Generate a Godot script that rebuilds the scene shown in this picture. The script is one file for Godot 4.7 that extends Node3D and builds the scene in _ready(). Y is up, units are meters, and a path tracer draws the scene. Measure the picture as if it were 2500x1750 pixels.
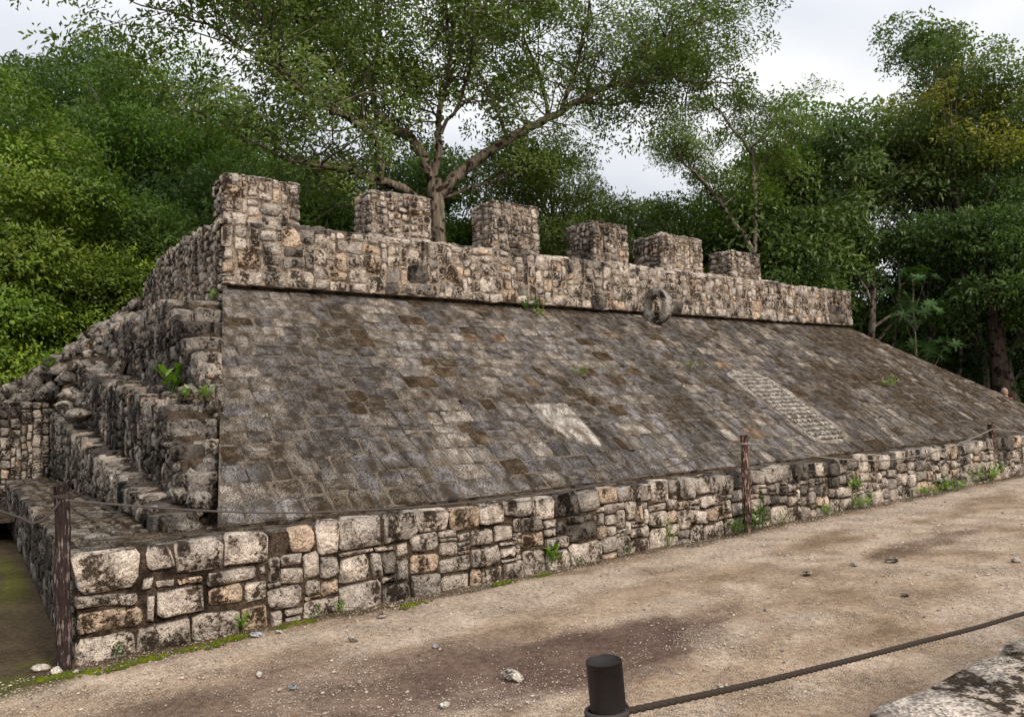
extends Node3D
# A ruined Mesoamerican ball court side: low bench wall, paved slope, upper wall with six stone pillars, jungle behind.

const BENCH_H := 0.75
const SLOPE_Z := -0.581      # foot of the paved slope
const TOP_Y := 3.491         # head of the paved slope
const TOP_Z := -4.396
const EYE := Vector3(-0.627, 1.649, 6.192)

var rng := RandomNumberGenerator.new()
var lichen := FastNoiseLite.new()
var blotch := FastNoiseLite.new()
var fine := FastNoiseLite.new()
var M := {}
var warping := 0.0
var staining := 0.0
var used := {}
var leaf_kinds := {}
var rocks: Array[ArrayMesh] = []

# ------------------------------------------------------------------ naming
func numbered(n: String) -> String:
	used[n] = used.get(n, -1) + 1
	return n if used[n] == 0 else "%s_%03d" % [n, used[n]]

func thing(called: String, label: String, category: String, at := Vector3.ZERO, group := "", kind := "thing") -> Node3D:
	var o := Node3D.new()
	o.name = numbered(called)
	add_child(o, true)
	o.position = at
	tag(o, label, category, group, kind)
	return o

func tag(o: Node, label: String, category: String, group := "", kind := "thing") -> void:
	if label: o.set_meta("label", label)
	if category: o.set_meta("category", category)
	if group: o.set_meta("group", group)
	if kind: o.set_meta("kind", kind)

func put(called: String, mesh: Mesh, m: Material, parent: Node, kind := "") -> MeshInstance3D:
	var o := MeshInstance3D.new()
	o.name = numbered(called) if parent == self else called
	o.mesh = mesh
	o.material_override = m
	parent.add_child(o, true)
	if kind: o.set_meta("kind", kind)
	return o

func structure(called: String, mesh: Mesh, m: Material, label: String) -> MeshInstance3D:
	var o := put(called, mesh, m, self)
	tag(o, label, "", "", "structure")
	return o

# ------------------------------------------------------------------ mesh helpers
func begin() -> SurfaceTool:
	var st := SurfaceTool.new()
	st.begin(Mesh.PRIMITIVE_TRIANGLES)
	return st

func finish(st: SurfaceTool) -> ArrayMesh:
	st.generate_normals()
	return st.commit()

func tri(st: SurfaceTool, a: Vector3, b: Vector3, c: Vector3, ca: Color, cb: Color, cc: Color) -> void:   # counter-clockwise seen from outside
	st.set_color(ca); st.add_vertex(a)
	st.set_color(cc); st.add_vertex(c)
	st.set_color(cb); st.add_vertex(b)

func quad(st: SurfaceTool, a: Vector3, b: Vector3, c: Vector3, d: Vector3, col: Color) -> void:
	tri(st, a, b, c, col, col, col)
	tri(st, a, c, d, col, col, col)

func block(st: SurfaceTool, lo: Vector3, hi: Vector3, col: Color) -> void:
	st.set_smooth_group(-1)
	var p: Array[Vector3] = []
	for k in 8:
		p.append(Vector3(hi.x if k & 1 else lo.x, hi.y if k & 2 else lo.y, hi.z if k & 4 else lo.z))
	quad(st, p[4], p[5], p[7], p[6], col)
	quad(st, p[1], p[0], p[2], p[3], col)
	quad(st, p[5], p[1], p[3], p[7], col)
	quad(st, p[0], p[4], p[6], p[2], col)
	quad(st, p[6], p[7], p[3], p[2], col)
	quad(st, p[0], p[1], p[5], p[4], col)

func tube(st: SurfaceTool, pts: PackedVector3Array, radii: PackedFloat32Array, sides: int, col: Color, rough := 0.0, twist := 0.0, strands := 0) -> void:
	st.set_smooth_group(0)
	var rings: Array[PackedVector3Array] = []
	var side := Vector3.ZERO
	var run := 0.0
	for i in pts.size():
		var t := (pts[mini(i + 1, pts.size() - 1)] - pts[maxi(i - 1, 0)]).normalized()
		if side == Vector3.ZERO:
			side = t.cross(Vector3.UP if absf(t.y) < 0.9 else Vector3.RIGHT).normalized()
		side = (side - t * side.dot(t)).normalized()
		var up := t.cross(side)
		var ring := PackedVector3Array()
		if i > 0: run += pts[i].distance_to(pts[i - 1])
		for k in sides:
			var a := TAU * k / sides
			var r := radii[i]
			if strands > 0: r *= 0.74 + 0.34 * absf(cos((a - run * twist) * strands * 0.5))
			if rough > 0.0: r *= 1.0 + rough * fine.get_noise_3d(pts[i].x * 9.0 + cos(a) * 3.0, pts[i].y * 5.0, pts[i].z * 9.0 + sin(a) * 3.0)
			ring.append(pts[i] + (side * cos(a) + up * sin(a)) * r)
		rings.append(ring)
	for i in rings.size() - 1:
		for k in sides:
			var l := (k + 1) % sides
			tri(st, rings[i][k], rings[i + 1][k], rings[i + 1][l], col, col, col)
			tri(st, rings[i][k], rings[i + 1][l], rings[i][l], col, col, col)
	for k in sides:
		var l := (k + 1) % sides
		tri(st, pts[-1], rings[-1][k], rings[-1][l], col, col, col)

func smooth_line(p: PackedVector3Array, n: int) -> PackedVector3Array:
	var out := PackedVector3Array()
	for i in p.size() - 1:
		for k in n:
			out.append(p[i].cubic_interpolate(p[i + 1], p[maxi(i - 1, 0)], p[mini(i + 2, p.size() - 1)], float(k) / n))
	out.append(p[-1])
	return out

func shade(c: Color, f: float) -> Color:
	return Color(c.r * f, c.g * f, c.b * f)

# A stone as an irregular pillow: outline in the plane (U, V) at O, outward N, from -back to front.
func outline(r: Rect2, cut: float, jitter: float) -> PackedVector2Array:
	var p := PackedVector2Array()
	var m := minf(r.size.x, r.size.y)
	var c: Array[float] = []
	for k in 4: c.append(m * cut * rng.randf_range(0.45, 1.5))
	var a := r.position
	var b := r.end
	p.append(Vector2(a.x + c[0], a.y)); p.append(Vector2(b.x - c[1], a.y))
	p.append(Vector2(b.x, a.y + c[1])); p.append(Vector2(b.x, b.y - c[2]))
	p.append(Vector2(b.x - c[2], b.y)); p.append(Vector2(a.x + c[3], b.y))
	p.append(Vector2(a.x, b.y - c[3])); p.append(Vector2(a.x, a.y + c[0]))
	if r.size.x > r.size.y * 1.7:
		p.insert(5, Vector2(lerpf(a.x, b.x, rng.randf_range(0.4, 0.6)), b.y))
		p.insert(1, Vector2(lerpf(a.x, b.x, rng.randf_range(0.4, 0.6)), a.y))
	var turn := rng.randf_range(-1, 1) * jitter * 0.9
	var mid := r.get_center()
	for k in p.size():
		p[k] = mid + (p[k] - mid).rotated(turn) + Vector2(rng.randf_range(-1, 1), rng.randf_range(-1, 1)) * m * jitter
	return p

func stone(st: SurfaceTool, p: PackedVector2Array, O: Vector3, U: Vector3, V: Vector3, N: Vector3, back: float, front: float, bevel: float, bulge: float, col: Color, rough: float) -> void:
	st.set_smooth_group(0)
	var n := p.size()
	var c := Vector2.ZERO
	for q in p: c += q / n
	var r0 := PackedVector3Array(); var r1 := PackedVector3Array(); var r2 := PackedVector3Array()
	var k1: Array[Color] = []; var k2: Array[Color] = []
	for q in p:
		var d := c - q
		var ins := minf(bevel / maxf(d.length(), 0.001), 0.6)
		var q2 := q + d * ins
		q = warp(q, O)
		q2 = warp(q2, O)
		r0.append(O + U * q.x + V * q.y - N * back)
		r1.append(O + U * q.x + V * q.y + N * (front - bevel * rng.randf_range(0.7, 1.2)))
		r2.append(O + U * q2.x + V * q2.y + N * (front + rough * rng.randf_range(-1, 1)))
		var a := tone(r1[-1]); var b := tone(r2[-1])
		k1.append(shade(col, 0.9 * a)); k2.append(shade(col, b))
	if staining > 0.0:
		for i in n:
			k1[i] = stained(k1[i], r1[i])
			k2[i] = stained(k2[i], r2[i])
	var mid := O + U * c.x + V * c.y + N * (front + bulge)
	var km := shade(col, tone(mid) * 1.04)
	if staining > 0.0: km = stained(km, mid)
	for i in n:
		var j := (i + 1) % n
		tri(st, r0[i], r0[j], r1[j], k1[i], k1[j], k1[j]); tri(st, r0[i], r1[j], r1[i], k1[i], k1[j], k1[i])
		tri(st, r1[i], r1[j], r2[j], k1[i], k1[j], k2[j]); tri(st, r1[i], r2[j], r2[i], k1[i], k2[j], k2[i])
		tri(st, r2[i], r2[j], mid, k2[i], k2[j], km)

# moss and black water stains that spread over many stones
func stained(c: Color, p: Vector3) -> Color:
	var far := ramp(p.x, 9.0, 18.0)
	var up := ramp(p.y, 2.4, 3.5)
	var moss := ramp(blotch.get_noise_3d(p.x * 0.8, p.y * 1.2, p.z * 1.2) + 0.6 * fine.get_noise_3d(p.x * 2.2, p.y * 2.6, p.z * 2.2) + 0.28 * far + 0.12 * up, 0.20, 0.48)
	var black := ramp(blotch.get_noise_2d(p.x * 1.3 + p.z * 0.45 + 30.0, p.y * 0.4) + 0.4 * fine.get_noise_3d(p.x * 4.0, p.y * 2.0, p.z * 2.0), 0.14, 0.46)
	var pale := ramp(-blotch.get_noise_3d(p.x * 1.2 + 9.0, p.y * 0.9, p.z) + 0.7 * fine.get_noise_3d(p.x * 5.0, p.y * 5.0, p.z * 5.0) + 0.12 * up, 0.32, 0.6)
	c = c.lerp(Color(0.50, 0.455, 0.41), 0.6 * pale * staining)
	c = c.lerp(Color(0.135, 0.12, 0.108), 0.75 * black * staining)
	return c.lerp(Color(0.130, 0.093, 0.058), 0.85 * moss * staining)

func warp(q: Vector2, O: Vector3) -> Vector2:
	var a := q + Vector2(O.x + O.z, O.y + O.z * 2.0)
	return q + Vector2(blotch.get_noise_2d(a.x * 3.2, a.y * 3.2), blotch.get_noise_2d(a.x * 2.6 + 40.0, a.y * 3.2)) * warping

func tone(p: Vector3) -> float:
	return 1.0 + 0.32 * fine.get_noise_3d(p.x * 5.0, p.y * 5.0, p.z * 5.0)

# Fills a w x h rectangle with rectangles, lowest gap first. kinds: [w0, w1, h0, h1, weight]
func pack(w: float, h: float, cell: float, kinds: Array) -> Array[Rect2]:
	var nx := int(round(w / cell)); var ny := int(round(h / cell))
	var taken := PackedByteArray(); taken.resize(nx * ny)
	var total := 0.0
	for k in kinds: total += k[4]
	var out: Array[Rect2] = []
	for y in ny:
		var x := 0
		while x < nx:
			if taken[y * nx + x]:
				x += 1
				continue
			var free := 0
			while x + free < nx and not taken[y * nx + x + free]: free += 1
			var pick := rng.randf() * total
			var kind: Array = kinds[0]
			for k in kinds:
				pick -= k[4]
				if pick <= 0.0:
					kind = k
					break
			var cw := int(round(rng.randf_range(kind[0], kind[1]) / cell))
			var ch := int(round(rng.randf_range(kind[2], kind[3]) / cell))
			if free - cw < 2: cw = free
			cw = clampi(cw, 1, free)
			if cw <= 3: ch = mini(ch, maxi(2, int(cw * 1.3)))
			if ny - y - ch < 2: ch = ny - y
			ch = clampi(ch, 1, ny - y)
			for b in ch:
				for a in cw: taken[(y + b) * nx + x + a] = 1
			out.append(Rect2(x * cell, y * cell, cw * cell, ch * cell))
			x += cw
	return out

func along(p: PackedVector2Array, x: float) -> float:
	for i in p.size() - 1:
		if x <= p[i + 1].x:
			return lerpf(p[i].y, p[i + 1].y, clampf((x - p[i].x) / maxf(p[i + 1].x - p[i].x, 0.0001), 0.0, 1.0))
	return p[-1].y

# palette of weathered limestone, by place
func limestone(p: Vector3, dark := 0.0) -> Color:
	var l := lichen.get_noise_3d(p.x * 1.0, p.y * 0.45, p.z * 1.0) + dark + rng.randf_range(-0.24, 0.24)
	var c := Color(0.77, 0.672, 0.585)
	if rng.randf() < 0.14: c = Color(0.77, 0.60, 0.46)
	elif rng.randf() < 0.35: c = Color(0.62, 0.55, 0.49)
	if l > 0.36: c = Color(0.20, 0.175, 0.155)
	elif l > 0.14: c = c.lerp(Color(0.30, 0.27, 0.245), 0.65)
	return shade(c, rng.randf_range(0.85, 1.12))

# Builds the stones of one face as parts of o; the largest in view singly, the rest joined.
func masonry(o: Node3D, called: String, rects: Array[Rect2], O: Vector3, U: Vector3, V: Vector3, N: Vector3, opt: Dictionary) -> void:
	var order: Array = []
	for r in rects:
		var c := r.get_center()
		var at := O + U * c.x + V * c.y
		if opt.has("top") and r.position.y + r.size.y * 0.6 > along(opt.top, c.x): continue
		if opt.has("base") and r.position.y + r.size.y * 0.6 < along(opt.base, c.x): continue
		if opt.has("keep") and not opt.keep.call(at): continue
		var d := at - EYE
		order.append([r, at, r.get_area() * (0.25 + absf(N.dot(d.normalized()))) / d.length_squared()])
	order.sort_custom(func(a, b): return a[2] > b[2])
	var limit: int = opt.get("limit", 295)
	var rest := begin()
	var left := 0
	for k in order.size():
		var r: Rect2 = order[k][0]
		var at: Vector3 = order[k][1]
		var j: float = opt.get("joint", 0.018) * rng.randf_range(0.6, 1.4)
		if minf(r.size.x, r.size.y) < 0.09: j *= 0.55
		var q := r.grow(-j * 0.5)
		if opt.has("skew"): q.position += Vector2(0, opt.skew * rng.randf_range(-1, 1))
		var m := minf(q.size.x, q.size.y)
		var small := m < 0.07
		var front: float = opt.get("front", 0.03) * rng.randf_range(0.45, 1.35) * (0.6 if small else 1.0)
		var lone: bool = k < limit and maxf(q.size.x, q.size.y) * 1826.0 / at.distance_to(EYE) > 9.0 and not small
		var st := begin() if lone else rest
		var col: Color = opt.color.call(at, r)
		var bev: float = minf(opt.get("bevel", 0.03), m * 0.3)
		stone(st, outline(q, opt.get("cut", 0.16), opt.get("jitter", 0.05)), O, U, V, N, opt.get("back", 0.07), front, bev, opt.get("bulge", 0.012) * rng.randf_range(-0.4, 1.3), col, opt.get("rough", 0.008))
		if lone:
			put(called, finish(st), opt.mat, o)
		else:
			left += 1
	if left > 0:
		put(opt.get("rest", "chinking_stones"), finish(rest), opt.mat, o, "stuff")

# ------------------------------------------------------------------ materials
func noise_bytes(w: int, h: int, freq: float, seed_: int, oct := 4, kind := FastNoiseLite.TYPE_SIMPLEX_SMOOTH) -> PackedByteArray:
	var n := FastNoiseLite.new()
	n.seed = seed_; n.frequency = freq; n.noise_type = kind; n.fractal_octaves = oct
	n.fractal_type = FastNoiseLite.FRACTAL_FBM if oct > 1 else FastNoiseLite.FRACTAL_NONE
	var im := n.get_seamless_image(w, h, false, false, 0.15, true)
	im.convert(Image.FORMAT_L8)
	return im.get_data()

func stretched(w: int, h: int, fx: int, fy: int, freq: float, seed_: int, oct := 4) -> PackedByteArray:
	var n := FastNoiseLite.new()
	n.seed = seed_; n.frequency = freq; n.fractal_octaves = oct; n.noise_type = FastNoiseLite.TYPE_SIMPLEX_SMOOTH
	var im := n.get_seamless_image(w / fx, h / fy, false, false, 0.15, true)
	im.convert(Image.FORMAT_L8)
	im.resize(w, h, Image.INTERPOLATE_CUBIC)
	return im.get_data()

func rgb_texture(w: int, h: int, bytes: PackedByteArray) -> ImageTexture:
	return ImageTexture.create_from_image(Image.create_from_data(w, h, false, Image.FORMAT_RGB8, bytes))

func grey_texture(w: int, h: int, bytes: PackedByteArray) -> ImageTexture:
	return ImageTexture.create_from_image(Image.create_from_data(w, h, false, Image.FORMAT_L8, bytes))

func ramp(x: float, a: float, b: float) -> float:
	var t := clampf((x - a) / (b - a), 0.0, 1.0)
	return t * t * (3.0 - 2.0 * t)

func surface(tex: Texture2D, height: Texture2D, metres: float, relief: float, rough := 0.95) -> StandardMaterial3D:
	var m := StandardMaterial3D.new()
	m.vertex_color_use_as_albedo = true
	m.albedo_texture = tex
	m.roughness = rough
	m.metallic_specular = 0.25
	m.uv1_triplanar = true
	m.uv1_world_triplanar = true
	m.uv1_triplanar_sharpness = 6.0
	m.uv1_scale = Vector3.ONE / metres
	if height:
		m.heightmap_enabled = true
		m.heightmap_texture = height
		m.heightmap_scale = relief
	return m

func plain(rough: float, spec := 0.3) -> StandardMaterial3D:
	var m := StandardMaterial3D.new()
	m.vertex_color_use_as_albedo = true
	m.roughness = rough
	m.metallic_specular = spec
	return m

func make_materials() -> void:
	var S := 1024
	# weathered limestone: pale stone, black lichen in vertical blotches, fine pits
	var a := stretched(S, S, 1, 2, 0.009, 11, 5)
	var b := noise_bytes(S, S, 0.055, 12, 4)
	var g := noise_bytes(S, S, 0.22, 13, 2)
	var w := noise_bytes(S, S, 0.012, 14, 4)
	var o := PackedByteArray(); o.resize(S * S * 3)
	for i in S * S:
		var l := a[i] * 0.0021 + b[i] * 0.0014 + g[i] * 0.0010
		var dark := ramp(l, 0.595, 0.67)
		var grey := ramp(w[i] * 0.003 + b[i] * 0.0012, 0.5, 0.68)
		var f := 0.82 + (g[i] - 128) * 0.0024 + (b[i] - 128) * 0.0018
		var r := lerpf(lerpf(252.0, 200.0, grey), 72.0, dark) * f
		var gg := lerpf(lerpf(249.0, 197.0, grey), 65.0, dark) * f
		var bb := lerpf(lerpf(245.0, 195.0, grey), 57.0, dark) * f
		o[i * 3] = clampi(int(r * 1.12), 0, 255); o[i * 3 + 1] = clampi(int(gg * 1.12), 0, 255); o[i * 3 + 2] = clampi(int(bb * 1.12), 0, 255)
	var stone_tex := rgb_texture(S, S, o)
	var hb := noise_bytes(S, S, 0.03, 21, 5)
	var pits := noise_bytes(S, S, 0.09, 22, 1, FastNoiseLite.TYPE_CELLULAR)
	var ho := PackedByteArray(); ho.resize(S * S)
	for i in S * S:
		ho[i] = clampi(int(hb[i] * 0.8 + mini(pits[i], 90) * 0.45 + (g[i] - 128) * 0.12), 0, 255)
	var stone_h := grey_texture(S, S, ho)
	M.stone = surface(stone_tex, stone_h, 3.1, 4.5)
	# paving: dense dark stone with white lichen flecks and brown moss
	var p1 := noise_bytes(S, S, 0.012, 31, 5)
	var p2 := noise_bytes(S, S, 0.06, 32, 4)
	var p3 := noise_bytes(S, S, 0.16, 33, 3)
	for i in S * S:
		var v := 160.0 + (p2[i] - 128) * 0.6 + (p3[i] - 128) * 0.95
		var pale := ramp(p1[i] * 0.0017 + p2[i] * 0.0010 + p3[i] * 0.0020, 0.615, 0.71)
		var moss := ramp(p1[i] * -0.0022 + p2[i] * 0.0014 + p3[i] * 0.0006 + 0.36, 0.40, 0.54)
		v = lerpf(v, 238.0, pale)
		o[i * 3] = clampi(int(lerpf(v, 104.0, moss * 0.7)), 0, 255)
		o[i * 3 + 1] = clampi(int(lerpf(v * 0.985, 88.0, moss * 0.75)), 0, 255)
		o[i * 3 + 2] = clampi(int(lerpf(v * 0.975, 68.0, moss * 0.8)), 0, 255)
	M.paving = surface(rgb_texture(S, S, o), stone_h, 2.7, 1.2, 0.9)
	# mortar and earth cores
	for i in S * S:
		var v := 175.0 + (b[i] - 128) * 0.5 + (g[i] - 128) * 0.35
		var d := ramp(a[i] * 0.003 + b[i] * 0.001, 0.48, 0.66)
		v *= 1.0 - 0.45 * d
		o[i * 3] = clampi(int(v), 0, 255); o[i * 3 + 1] = clampi(int(v * 0.97), 0, 255); o[i * 3 + 2] = clampi(int(v * 0.93), 0, 255)
	M.mortar = surface(rgb_texture(S, S, o), stone_h, 1.9, 3.0, 1.0)
	# bark and weathered post wood
	var k1 := stretched(512, 512, 1, 8, 0.05, 41, 4)
	var k2 := noise_bytes(512, 512, 0.013, 42, 4)
	var ob := PackedByteArray(); ob.resize(512 * 512 * 3)
	var ow := PackedByteArray(); ow.resize(512 * 512 * 3)
	for i in 512 * 512:
		var d := ramp(k2[i] * 0.0030 + k1[i] * 0.0010, 0.56, 0.66)
		var v := 0.75 + (k1[i] - 128) * 0.002
		ob[i * 3] = clampi(int(lerpf(225.0, 92.0, d) * v), 0, 255); ob[i * 3 + 1] = clampi(int(lerpf(215.0, 78.0, d) * v), 0, 255); ob[i * 3 + 2] = clampi(int(lerpf(200.0, 66.0, d) * v), 0, 255)
		var bare := ramp(k1[i] * 0.0028 + k2[i] * 0.0014, 0.60, 0.70)
		ow[i * 3] = clampi(int(lerpf(128.0, 236.0, bare) * v * 1.1), 0, 255); ow[i * 3 + 1] = clampi(int(lerpf(110.0, 222.0, bare) * v * 1.1), 0, 255); ow[i * 3 + 2] = clampi(int(lerpf(106.0, 212.0, bare) * v * 1.1), 0, 255)
	var bark_h := grey_texture(512, 512, k1)
	M.bark = surface(rgb_texture(512, 512, ob), bark_h, 2.6, 1.2, 0.95)
	M.wood = surface(rgb_texture(512, 512, ow), bark_h, 0.55, 0.4, 0.8)
	M.rope = plain(0.9)
	M.rough_wood = plain(0.55, 0.4)
	# ground: pale grit over tan dirt
	var G := 2048
	var g1 := noise_bytes(G, G, 0.006, 51, 5)
	var g2 := noise_bytes(G, G, 0.05, 52, 3)
	var g3 := noise_bytes(G, G, 0.31, 53, 1)
	var og := PackedByteArray(); og.resize(G * G * 3)
	for i in G * G:
		var v := 200.0 + (g1[i] - 128) * 0.28 + (g2[i] - 128) * 0.30 + (g3[i] - 128) * 0.52
		if g3[i] > 196: v += (g3[i] - 196) * 1.1
		og[i * 3] = clampi(int(v * 1.03), 0, 255); og[i * 3 + 1] = clampi(int(v), 0, 255); og[i * 3 + 2] = clampi(int(v * 0.965), 0, 255)
	M.ground = surface(rgb_texture(G, G, og), grey_texture(G, G, g3), 7.3, 0.5, 1.0)
	M.leaf = leaf_material(Color(0.75, 0.85, 0.35), 0.42)
	M.weed = leaf_material(Color(0.75, 0.85, 0.35), 0.5)
	M.rough = plain(1.0, 0.15)
	M.moss = plain(1.0, 0.1)

func leaf_material(back: Color, rough: float) -> StandardMaterial3D:
	var m := plain(rough, 0.45)
	m.cull_mode = BaseMaterial3D.CULL_DISABLED
	m.backlight_enabled = true
	m.backlight = back
	return m

func make_sky() -> Sky:
	var n := FastNoiseLite.new()
	n.seed = 5; n.frequency = 1.5; n.fractal_octaves = 5
	var im := Image.create(512, 256, false, Image.FORMAT_RGBF)
	for y in 256:
		var el := PI * (0.5 - (y + 0.5) / 256.0)
		for x in 512:
			var az := TAU * (x + 0.5) / 512.0
			var d := Vector3(cos(el) * sin(az), sin(el), cos(el) * cos(az))
			var up := maxf(d.y, 0.0)
			var flat := Vector3(d.x, d.y * 2.2, d.z)
			var c := 0.5 + 0.9 * n.get_noise_3dv(flat * 1.1)
			var v := lerpf(0.70, 1.10, pow(up, 0.8))
			var blue := Color(0.885, 0.925, 1.01).lerp(Color(0.99, 1.0, 1.005), ramp(c, 0.15, 0.75))
			var k := v * lerpf(0.86, 1.06, ramp(c, 0.1, 0.9))
			if d.y < 0.0: k = 0.25
			im.set_pixel(x, y, Color(blue.r * k, blue.g * k, blue.b * k))
	var sky := Sky.new()
	var m := PanoramaSkyMaterial.new()
	m.panorama = ImageTexture.create_from_image(im)
	sky.sky_material = m
	return sky

# ------------------------------------------------------------------ leaves and trees
# A spray of leaves; sizes in metres.
func spray(leaves: int, radius: float, length: float, width: float, flat: float, seed_: int) -> ArrayMesh:
	var r := RandomNumberGenerator.new()
	r.seed = seed_
	var st := begin()
	st.set_smooth_group(-1)
	for k in leaves:
		var d := Vector3(r.randfn(), r.randfn() * flat + 0.15, r.randfn()).normalized()
		var p := d * radius * sqrt(r.randf()) * Vector3(1, lerpf(0.35, 1.0, flat), 1)
		var dir := (d + Vector3(r.randfn(), r.randfn() * 0.6 - 0.15, r.randfn()) * 0.55).normalized()
		var s := dir.cross(Vector3(r.randfn() * 0.45, 1.0, r.randfn() * 0.45)).normalized()
		var n := s.cross(dir)
		var l := length * r.randf_range(0.7, 1.2)
		var wd := width * r.randf_range(0.8, 1.15) * 0.5
		var f := r.randf_range(0.7, 1.3)
		var c := Color(f * r.randf_range(0.9, 1.15), f, f * r.randf_range(0.8, 1.1))
		var tip := p + dir * l - n * l * 0.12
		var lft := p + dir * l * 0.5 - s * wd + n * wd * 0.35
		var rgt := p + dir * l * 0.5 + s * wd + n * wd * 0.35
		tri(st, p, rgt, tip, c, c, c)
		tri(st, p, tip, lft, c, c, c)
	return finish(st)

# A feathery frond spray: rachises with paired leaflets.
func frond_spray(fronds: int, radius: float, seed_: int) -> ArrayMesh:
	var r := RandomNumberGenerator.new()
	r.seed = seed_
	var st := begin()
	st.set_smooth_group(-1)
	for k in fronds:
		var a := TAU * (k + r.randf() * 0.6) / fronds
		var d := Vector3(cos(a), r.randf_range(-0.15, 0.35), sin(a)).normalized()
		var s := d.cross(Vector3.UP).normalized()
		var f := r.randf_range(0.75, 1.25)
		var c := Color(f, f, f * 0.9)
		for i in 7:
			var t := (i + 1.0) / 7.5
			var p := d * radius * t - Vector3.UP * radius * 0.25 * t * t
			for side in [-1.0, 1.0]:
				var q: Vector3 = p + (s * side + d * 0.45).normalized() * radius * 0.26 * (1.1 - t * 0.5)
				var wd := d * radius * 0.05
				tri(st, p - wd, p + wd, q, c, c, c)
	return finish(st)

func crown(parent: Node3D, called: String, mesh: Mesh, where: Array[Transform3D], tint: Array[Color], m: Material) -> MultiMeshInstance3D:
	var mm := MultiMesh.new()
	mm.transform_format = MultiMesh.TRANSFORM_3D
	mm.use_colors = true
	mm.mesh = mesh
	mm.instance_count = where.size()
	for i in where.size():
		mm.set_instance_transform(i, where[i])
		mm.set_instance_color(i, tint[i])
	var o := MultiMeshInstance3D.new()
	o.name = called
	o.multimesh = mm
	o.material_override = m
	parent.add_child(o, true)
	o.set_meta("kind", "stuff")
	return o

func any_basis(up: Vector3, size: float) -> Basis:
	var a := Basis(Vector3.UP, rng.randf() * TAU)
	var tilt := Vector3.UP.cross(up)
	if tilt.length() > 0.01:
		a = Basis(tilt.normalized(), clampf(tilt.length(), 0.0, 1.0) * 0.9) * a
	return a.scaled(Vector3.ONE * size)

# Generic jungle tree: trunk, limbs and a crown of leaf clumps. o: dictionary of sizes.
func jungle_tree(called: String, label: String, at: Vector3, o: Dictionary, group := "") -> Node3D:
	var t := thing(called, label, o.get("category", "tree"), at, group)
	var H: float = o.height
	var lo: float = o.low
	var spread: float = o.spread
	var tops: Array = []
	var n: int = o.clumps
	var lean: Vector3 = o.get("lean", Vector3(rng.randf_range(-0.08, 0.08), 0, rng.randf_range(-0.08, 0.08)))
	var stt := begin()
	var r0: float = o.get("girth", 0.16)
	var bend := Vector3(rng.randf_range(-0.3, 0.3), 0, rng.randf_range(-0.3, 0.3))
	var spine := PackedVector3Array()
	var rad := PackedFloat32Array()
	for k in 9:
		var f := k / 8.0
		spine.append(Vector3(0, H * 0.82 * f - 0.1, 0) + lean * H * f + bend * sin(f * PI * 1.3))
		rad.append(r0 * lerpf(1.15, 0.22, pow(f, 0.8)))
	tube(stt, spine, rad, 8, o.bark, 0.25)
	put("trunk", finish(stt), M.bark, t)
	var stl := begin()
	var where: Array[Transform3D] = []
	var tint: Array[Color] = []
	var mid := (lo + H) * 0.5
	var half := (H - lo) * 0.5
	for k in n:
		var d := Vector3(rng.randfn(), rng.randfn(), rng.randfn()).normalized()
		var f := pow(rng.randf(), 0.4)
		var c := Vector3(d.x * spread * f, mid + d.y * half * f * 0.9, d.z * spread * f)
		var narrow := 1.0 - 0.5 * pow(absf(c.y - mid) / half, 2.0)
		c.x *= narrow; c.z *= narrow
		c += lean * c.y
		var br: float = o.get("clump", 0.9) * rng.randf_range(0.65, 1.3)
		# a limb out to the clump
		var h0 := clampf((c.y - Vector2(c.x, c.z).length() * 0.9) / (H * 0.82), 0.12, 0.95)
		var s := spine[int(h0 * 8.0)]
		var via := s.lerp(c, 0.5) + Vector3(0, rng.randf_range(-0.25, 0.1), 0) * br
		var pts := PackedVector3Array([s, via, c])
		var rr := r0 * rng.randf_range(0.16, 0.30)
		tube(stl, smooth_line(pts, 3), PackedFloat32Array([rr, rr * 0.9, rr * 0.8, rr * 0.66, rr * 0.55, rr * 0.4, rr * 0.2]), 5, o.bark)
		var bc: Color = o.leaf
		bc = bc.lerp(o.get("leaf2", bc), rng.randf())
		bc = shade(bc, rng.randf_range(0.65, 1.35))
		var m := int(o.get("dense", 60.0) * br * br)
		for i in m:
			var e := Vector3(rng.randfn(), rng.randfn() * 0.8 + 0.18, rng.randfn()).normalized()
			var p: Vector3 = c + e * br * lerpf(0.45, 1.0, sqrt(rng.randf())) * Vector3(1.2, o.get("layer", 0.55), 1.2)
			where.append(Transform3D(any_basis(e + Vector3.UP * 0.6, o.get("size", 1.0) * rng.randf_range(0.75, 1.25)), p))
			tint.append(shade(bc, rng.randf_range(0.8, 1.2)))
	put("limbs", finish(stl), M.bark, t)
	crown(t, "crown", leaf_kinds[o.kind], where, tint, M.leaf)
	return t

func copy_tree(src: Node3D, called: String, label: String, at: Vector3, turn: float, size: float, group: String) -> void:
	var c: Node3D = src.duplicate()
	c.name = numbered(called)
	add_child(c, true)
	c.position = at
	c.rotation.y = turn
	c.scale = Vector3.ONE * size
	tag(c, label, "tree", group)


# ------------------------------------------------------------------ the ruin
const RUBBLE := [[0.28, 0.46, 0.16, 0.25, 4.0], [0.2, 0.34, 0.13, 0.2, 4.0], [0.12, 0.2, 0.09, 0.14, 1.2], [0.08, 0.24, 0.03, 0.06, 2.2]]
const SMALL_RUBBLE := [[0.18, 0.34, 0.12, 0.22, 3.0], [0.12, 0.22, 0.09, 0.15, 4.0], [0.06, 0.14, 0.05, 0.1, 2.6], [0.04, 0.1, 0.03, 0.05, 1.2]]
const DARK_EARTH := Color(0.20, 0.155, 0.12)
const PALE_MORTAR := Color(0.82, 0.69, 0.575)

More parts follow.
